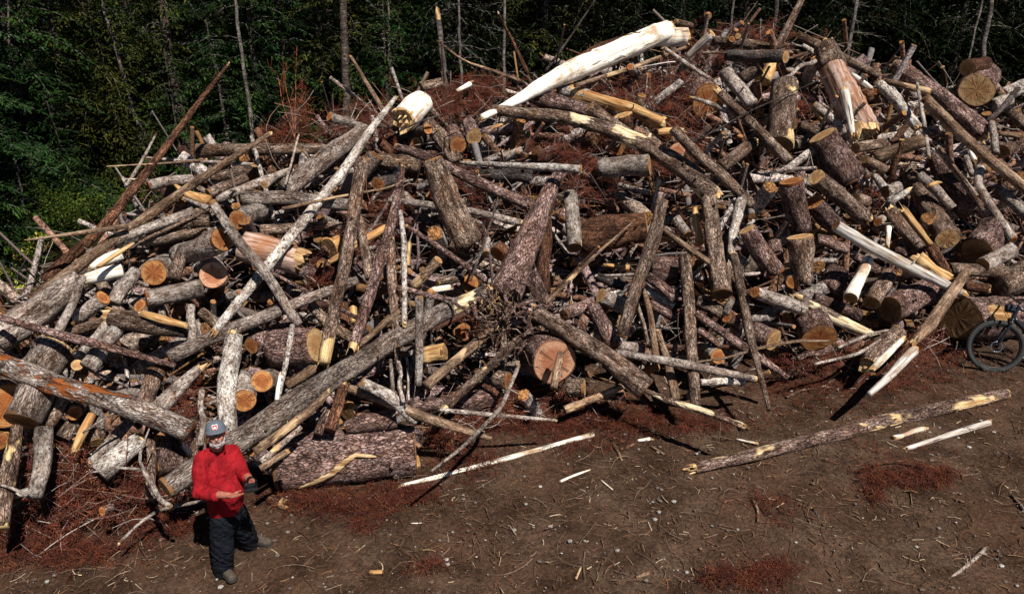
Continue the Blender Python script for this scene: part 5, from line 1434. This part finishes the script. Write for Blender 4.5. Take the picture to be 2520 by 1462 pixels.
drape([(541, 1122), (556, 1165), (571, 1215), (579, 1250)], 3.2, shirt, 'placket')
drape([(509, 1152), (530, 1158)], 4, shirt, 'pocket_flap'); drape([(563, 1136), (580, 1130)], 4, shirt, 'pocket_flap')
# trousers
pt = [capsule(pel + up * .03, pel - up * .03, .142, .142, 18), capsule(on(pel, hip_r, .8), on(hip_r, kn_r, .5), .122, .106), capsule(on(hip_r, kn_r, .5), kn_r, .106, .1), capsule(kn_r, on(kn_r, an_r, .7), .1, .094), capsule(on(kn_r, an_r, .6), on(kn_r, an_r, .98), .095, .09),
      capsule(on(pel, hip_l, .8), on(hip_l, kn_l, .5), .122, .106), capsule(on(hip_l, kn_l, .5), kn_l, .106, .1), capsule(kn_l, on(kn_l, an_l, .7), .1, .092), capsule(on(kn_l, an_l, .6), on(kn_l, an_l, .98), .094, .088)]
blob('trousers', pt, PANTS, man, .011, 3, wrinkle(.013, 9, 7))
for an, toe in ((an_r, P3(574, 1434, -.16)), (an_l, P3(648, 1357, .36))):
    gz = ground_z(an[0], an[1]); a = np.array([an[0], an[1], gz + .055]); t = np.array([toe[0], toe[1], gz + .04])
    dd = t - a; dd[2] = 0; dd /= np.linalg.norm(dd); t = a + dd * .19; t[2] = gz + .042
    b = blob('boot', [capsule(an, a - dd * .03, .05, .05), capsule(a - dd * .05, t, .048, .042, 12, (1.05, 1)), capsule(on(a, t, .3), on(a, t, .5), .05, .045)], LEATHER, man, .009, 2)
    v, f = capsule(a - dd * .06 - up * .03, t - up * .022 + dd * .01, .05, .047, 14, (1.05, .45), np.cross(dd, up)); mesh_obj('sole', v, f, SOLE, b, True)
# head pieces
beard = [capsule(H(-.066, .004, -.045), H(-.05, .035, -.082), .008, .014), capsule(H(.066, .004, -.045), H(.05, .035, -.082), .008, .014), capsule(H(-.05, .04, -.08), H(0, .072, -.1), .018, .021), capsule(H(.05, .04, -.08), H(0, .072, -.1), .018, .021),
         capsule(H(-.03, .078, -.047), H(0, .092, -.044), .0085, .009, 8), capsule(H(.03, .078, -.047), H(0, .092, -.044), .0085, .009, 8), capsule(H(-.03, .074, -.055), H(-.03, .068, -.08), .009, .012, 8), capsule(H(.03, .074, -.055), H(.03, .068, -.08), .009, .012, 8), capsule(H(-.02, .086, -.082), H(.02, .086, -.082), .012, .012, 8)]
blob('beard', beard, HAIR, man, .0045, 1)
hr = [capsule(H(sx * .074, -.035, .0), H(sx * .078, -.01, .03), .02, .018) for sx in (-1, 1)] + [capsule(H(-.05, -.085, .0), H(.05, -.085, .0), .028, .028)]
blob('hair', hr, plain('grey_hair', (.32, .29, .27), .95, .1, var=.4, sc=150, bump=.8), man, .006, 1)
EYE = plain('eye', (.35, .31, .28), .3, .5); 
for sx in (-1, 1):
    v, f = capsule(H(sx * .031, .0695, .004), H(sx * .031, .07, .004), .0112, .0112, 12); e = mesh_obj('eye', v, f, EYE, man, True, inv)
    v, f = capsule(H(sx * .031, .078, .003), H(sx * .031, .0782, .003), .0042, .0042, 8); mesh_obj('iris', v, f, BLACK, e, True)
v, f = capsule(H(-.017, .0885, -.061), H(.017, .0885, -.061), .0035, .0035, 8); mesh_obj('mouth', v, f, plain('lips', (.25, .07, .05), .6, .3), man, True, inv)
# cap: six-panel dome, curved brim, shield badge
def HV(x, y, z): return H(x, y, z)
V = []; nu, nv = 28, 9
for i in range(nv):
    a = i / (nv - 1) * math.pi / 2
    for j in range(nu):
        b = j / nu * 2 * math.pi; rx, ry, rz = .09, .104, .076; seam = 1 + .012 * math.cos(b * 6)
        V.append(HV(math.cos(b) * rx * math.cos(a) ** .8 * seam, -.012 + math.sin(b) * ry * math.cos(a) ** .8 * seam, .054 + rz * math.sin(a) - .03 * (1 - i / (nv - 1)) * (0.6 - .4 * math.sin(b))))
Fc = grid_faces(nv, nu).tolist(); cap = mesh_obj('cap', V, Fc, CAP, man, True, inv)
V = []; n1, n2 = 15, 6
for lay in (0, 1):
    for i in range(n1):
        b = R_(28) + R_(124) * i / (n1 - 1)
        for j in range(n2):
            t = j / (n2 - 1); x = math.cos(b) * (.094 + .004 * t); y = -.012 + math.sin(b) * .106 + t * .08 * math.sin((i / (n1 - 1)) * math.pi) ** .6
            V.append(HV(x, y, .03 - .016 * t - 2.3 * x * x + .036 - lay * .004))
Fc = []
for lay in (0, 1):
    o = lay * n1 * n2
    for i in range(n1 - 1):
        for j in range(n2 - 1): Fc.append((o + i * n2 + j, o + (i + 1) * n2 + j, o + (i + 1) * n2 + j + 1, o + i * n2 + j + 1))
for i in range(n1 - 1): Fc.append((i * n2 + n2 - 1, (i + 1) * n2 + n2 - 1, n1 * n2 + (i + 1) * n2 + n2 - 1, n1 * n2 + i * n2 + n2 - 1))
mesh_obj('brim', V, Fc, CAP, cap, True)
def badge(outline, sc, lift, mat, name, par, cx=0.0, cz=0.0):
    V = []
    for x, z in outline + [(0, 0)]:
        X = cx + x * sc; Z = .083 + cz + z * sc; a = min(1, max(0, (Z - .048) / .076)); y = -.012 + .104 * math.sqrt(max(.05, 1 - (X / .09) ** 2)) * math.cos(math.asin(min(.999, a))) ** .8 + lift + .004
        V.append(HV(X, y, Z))
    n = len(outline); return mesh_obj(name, V, [(i, (i + 1) % n, n) for i in range(n)], mat, par, False)
shield = [(-1, 1), (-.5, 1.08), (0, .98), (.5, 1.08), (1, 1), (1.02, .1), (.75, -.6), (0, -1.15), (-.75, -.6), (-1.02, .1)]
lf = [(0, 1), (.18, .62), (.42, .75), (.36, .3), (.62, .5), (.7, .32), (.95, .28), (.8, .05), (.9, -.05), (.45, -.35), (.5, -.5), (.06, -.42), (.05, -.85), (-.05, -.85), (-.06, -.42), (-.5, -.5), (-.45, -.35), (-.9, -.05), (-.8, .05), (-.95, .28), (-.7, .32), (-.62, .5), (-.36, .3), (-.42, .75), (-.18, .62)]
b0 = badge(shield, .023, .004, WHITEP, 'badge', cap); badge(shield, .0195, .0055, REDP, 'shield', cap); badge(lf, .0145, .007, WHITEP, 'maple_leaf', cap)
# wristband
v, f = capsule(on(el_l, wr_l, .82), on(el_l, wr_l, .93), .0345, .0345, 16); mesh_obj('wristband', v, f, BLACK, man, True, inv)
tag(man, 'grey-bearded man in red shirt, grey cap and navy trousers holding a controller', 'person')
# the controller in his hands
cc = on(P3(612, 1208, -.40), P3(624, 1200, -.34), .5); croot = empty('remote_controller', tuple(cc))
ax = side * .8 + np.array([.3, -.3, 0]); ax /= np.linalg.norm(ax); bk = np.cross(up, ax)
def boxv(c, hx, hy, hz, X, Yv, Z, bev=.25):
    V = []
    for sx in (-1, 1):
        for a in range(8):
            q = math.pi / 8 + a * math.pi / 4; V.append(c + X * hx * sx + Yv * hy * math.cos(q) * 1.08 + Z * hz * math.sin(q) * 1.08)
    return V, [(i, (i + 1) % 8, 8 + (i + 1) % 8, 8 + i) for i in range(8)] + [tuple(range(7, -1, -1)), tuple(range(8, 16))]
z3 = np.zeros(3); v, f = boxv(z3, .055, .032, .016, ax, bk, up); mesh_obj('casing', v, f, BLACK, croot, False)
v, f = boxv(up * .03 + bk * .025, .035, .005, .022, ax, bk, up); mesh_obj('screen', v, f, plain('screen_glass', (.02, .022, .025), .1, .5), croot, False)
for sx in (-1, 1):
    v, f = capsule(ax * sx * .035 + up * .018, ax * sx * .035 + up * .038, .006, .008, 8); mesh_obj('thumbstick', v, f, BLACK, croot)
    v, f = capsule(ax * sx * .05 + bk * .035 + up * .01, ax * sx * .052 + bk * .04 + up * .06, .005, .004, 8); mesh_obj('antenna', v, f, BLACK, croot)
tag(croot, 'black remote controller held between the hands of the man in red', 'controller')

# ------------------------------------------------------------------ the bicycle
gk = ground_k(2442, 916); gp = at(2442, 916, gk)
bike = empty('bicycle', (gp[0], gp[1], ground_z(gp[0], gp[1])))
a_ = R_(-14); bike.rotation_euler = Matrix(((-math.cos(a_), -math.sin(a_) * -1 * -1, 0), (-math.sin(a_), math.cos(a_), 0), (0, 0, 1))).to_euler() if False else (0, 0, 0)
fw = Vector((-math.cos(a_), -math.sin(a_), 0)); lean = R_(15); lat = Vector((-math.sin(a_), math.cos(a_), 0))
upv = (Vector((0, 0, 1)) * math.cos(lean) + lat * math.sin(lean)); lt = fw.cross(upv) * -1
Mb = Matrix((fw, lt, upv)).transposed()
if Mb.determinant() < 0: lt = -lt; Mb = Matrix((fw, lt, upv)).transposed()
bike.rotation_euler = Mb.to_euler()
FARY = 1 if lt.y > 0 else -1
RUB = plain('tyre_rubber', (.035, .037, .038), .75, .3, var=.25, sc=60); RIM = plain('black_alloy', (.02, .02, .022), .35, .5, .6); FRM = plain('frame_paint', (.012, .014, .018), .3, .5); SIL_ = plain('bare_metal', (.5, .5, .52), .3, .5, 1.0)
def ringm(c, R, r, n=64, m=10, knob=0.0, flat=1.0):
    V = []
    for i in range(n):
        a = i / n * 6.2832
        for j in range(m):
            b = j / m * 6.2832; rr = r * (1 + (knob if (i % 2 and abs(math.cos(b)) > .0 and math.cos(b) > .3) else 0))
            V.append((c[0] + math.cos(a) * (R + math.cos(b) * rr), c[1] + math.sin(b) * rr * flat, c[2] + math.sin(a) * (R + math.cos(b) * rr)))
    Fc = [(i * m + j, ((i + 1) % n) * m + j, ((i + 1) % n) * m + (j + 1) % m, i * m + (j + 1) % m) for i in range(n) for j in range(m)]
    return V, Fc
def tube2(name, pts, r, mat, par, m=10):
    P = [np.array(p, float) for p in pts]; Q, rr, L = resample(P, [r] * len(P) if not isinstance(r, (list, tuple)) else r, max(8, len(P) * 6)); v, _ = tube_verts(Q, rr, m, np.zeros((len(Q), m)))
    n = len(Q); f = grid_faces(n, m).tolist() + [tuple(range(m - 1, -1, -1)), tuple((n - 1) * m + k for k in range(m))]
    return mesh_obj(name, v, f, mat, par, True)
def wheel(cx):
    w = empty('wheel'); w.parent = bike; w.location = (cx, 0, .37)
    v, f = ringm((0, 0, 0), .340, .033, 120, 12, .14); t = mesh_obj('tyre', v, f, RUB, w, False)
    v, f = ringm((0, 0, 0), .305, .013, 64, 8, 0, 1.3); mesh_obj('rim', v, f, RIM, w)
    v, f = capsule((0, -.045, 0), (0, .045, 0), .022, .022, 12); mesh_obj('hub', v, f, RIM, w)
    v, f = ringm((0, -.035 * FARY, 0), .072, .007, 40, 6, 0, .3); mesh_obj('brake_disc', v, f, SIL_, w)
    for k in range(28):
        a = k / 28 * 6.283; sgn = 1 if k % 2 else -1
        V = []; p0 = np.array([math.cos(a + sgn * .9) * .02, sgn * .03, math.sin(a + sgn * .9) * .02]); p1 = np.array([math.cos(a) * .3, 0, math.sin(a) * .3]); v, f = capsule(p0, p1, .0016, .0016, 5)
        mesh_obj('spoke', v, f, RIM, w)
    return w, t
wf, tf = wheel(0); wr, tr_ = wheel(-1.17)
# lettering round the lower wall of the front tyre
TXT = 'BONTRAGER'
vv = []; ff = []
for i, chh in enumerate(TXT):
    cu = bpy.data.curves.new('t', 'FONT'); cu.body = chh; cu.size = .034; cu.extrude = .0006; cu.align_x = 'CENTER'; to = bpy.data.objects.new('t', cu); COL.objects.link(to)
    dg = bpy.context.evaluated_depsgraph_get(); me = bpy.data.meshes.new_from_object(to.evaluated_get(dg)); bpy.data.objects.remove(to)
    ang = R_(-90 - 14) + i * .078 if True else 0
    sgn = -FARY
    for vtx in me.vertices:
        tx, ty = vtx.co.x, vtx.co.y
        R1 = .358 - ty   # feet of the letters outward, read from the camera's side
        aa = -math.pi / 2 + (-(i - 4) * .078 - tx / .345) * 1.0
        vv.append((math.cos(aa) * R1, sgn * (.0285 + vtx.co.z), math.sin(aa) * R1))
    b = len(vv) - len(me.vertices)
    ff += [tuple(b + q for q in p.vertices) for p in me.polygons]
mesh_obj('lettering', vv, ff, WHITEP, tf, False)
fr = empty('frame'); fr.parent = bike
tube2('fork_leg', [(0, .06, .37), (-.15, .055, .76)], .017, FRM, bike); tube2('fork_leg', [(0, -.06, .37), (-.15, -.055, .76)], .017, FRM, bike)
bpy.data.objects.remove(fr)
fr = tube2('frame', [(-.155, 0, .76), (-.235, 0, .98)], .026, FRM, bike)
tube2('fork_crown', [(-.15, -.06, .765), (-.155, 0, .775), (-.15, .06, .765)], .022, FRM, bike)
tube2('down_tube', [(-.17, 0, .80), (-.66, 0, .34)], [.036, .04], FRM, fr); tube2('top_tube', [(-.22, 0, .93), (-.72, 0, .78)], .022, FRM, fr); tube2('seat_tube', [(-.68, 0, .34), (-.79, 0, .92)], .02, FRM, fr)
for sy in (-1, 1): tube2('chain_stay', [(-.68, sy * .03, .35), (-1.17, sy * .06, .37)], .012, FRM, fr); tube2('seat_stay', [(-.74, sy * .02, .76), (-1.17, sy * .06, .38)], .009, FRM, fr)
tube2('stem', [(-.24, 0, 1.0), (-.17, 0, 1.05)], .017, FRM, bike)
hb = tube2('handlebar', [(-.235, -.36, 1.075), (-.2, -.2, 1.07), (-.17, -.05, 1.05), (-.17, .05, 1.05), (-.2, .2, 1.07), (-.235, .36, 1.075)], .0135, FRM, bike)
for sy in (-1, 1):
    tube2('grip', [(-.228, sy * .24, 1.073), (-.238, sy * .37, 1.076)], .018, RUB, hb); tube2('brake_lever', [(-.2, sy * .2, 1.06), (-.13, sy * .24, 1.03), (-.14, sy * .33, 1.03)], .006, RIM, hb)
    tube2('cable', [(-.2, sy * .2, 1.06), (-.04, sy * .16, 1.02), (-.06, sy * .04, .88), (-.14, sy * .05, .74)], .003, BLACK, hb, 6)
mesh_obj('fender', *(lambda R, a0, a1: ([(math.cos(a) * R * 1, y, .37 + math.sin(a) * R) for a in np.linspace(a0, a1, 14) for y in (-.032, .032)], [(2 * i, 2 * i + 1, 2 * i + 3, 2 * i + 2) for i in range(13)]))(.4, R_(60), R_(150)), BLACK, bike)
v, f = boxv(np.array([-.12, 0, .92]), .05, .06, .055, np.array([1, 0, 0.]), np.array([0, 1.0, 0]), up); mesh_obj('handlebar_bag', v, f, plain('bag_cloth', (.02, .025, .035), .8, .2, var=.3), bike, False)
v, f = boxv(np.array([-.4, 0, .62]), .13, .03, .06, np.array([.73, 0, .68]), np.array([0, 1.0, 0]), np.array([-.68, 0, .73])); mesh_obj('battery', v, f, BLACK, bike, False)
tube2('saddle', [(-.7, 0, .98), (-.8, 0, 1.0), (-.97, 0, 1.01)], [.02, .035, .07], BLACK, bike); tube2('seat_post', [(-.79, 0, .9), (-.82, 0, .98)], .015, RIM, bike)
tube2('crank', [(-.68, .07, .34), (-.6, .08, .2)], .012, RIM, bike); tube2('crank', [(-.68, -.07, .34), (-.76, -.08, .48)], .012, RIM, bike)
for x, y, z in ((-.6, .12, .2), (-.76, -.12, .48)):
    v, f = boxv(np.array([x, y, z]), .045, .05, .01, np.array([1, 0, 0.]), np.array([0, 1.0, 0]), up); mesh_obj('pedal', v, f, BLACK, bike, False)
tag(bike, 'black mountain bicycle leaning on the huge dark sawn trunk, cut by the right frame edge', 'bicycle')
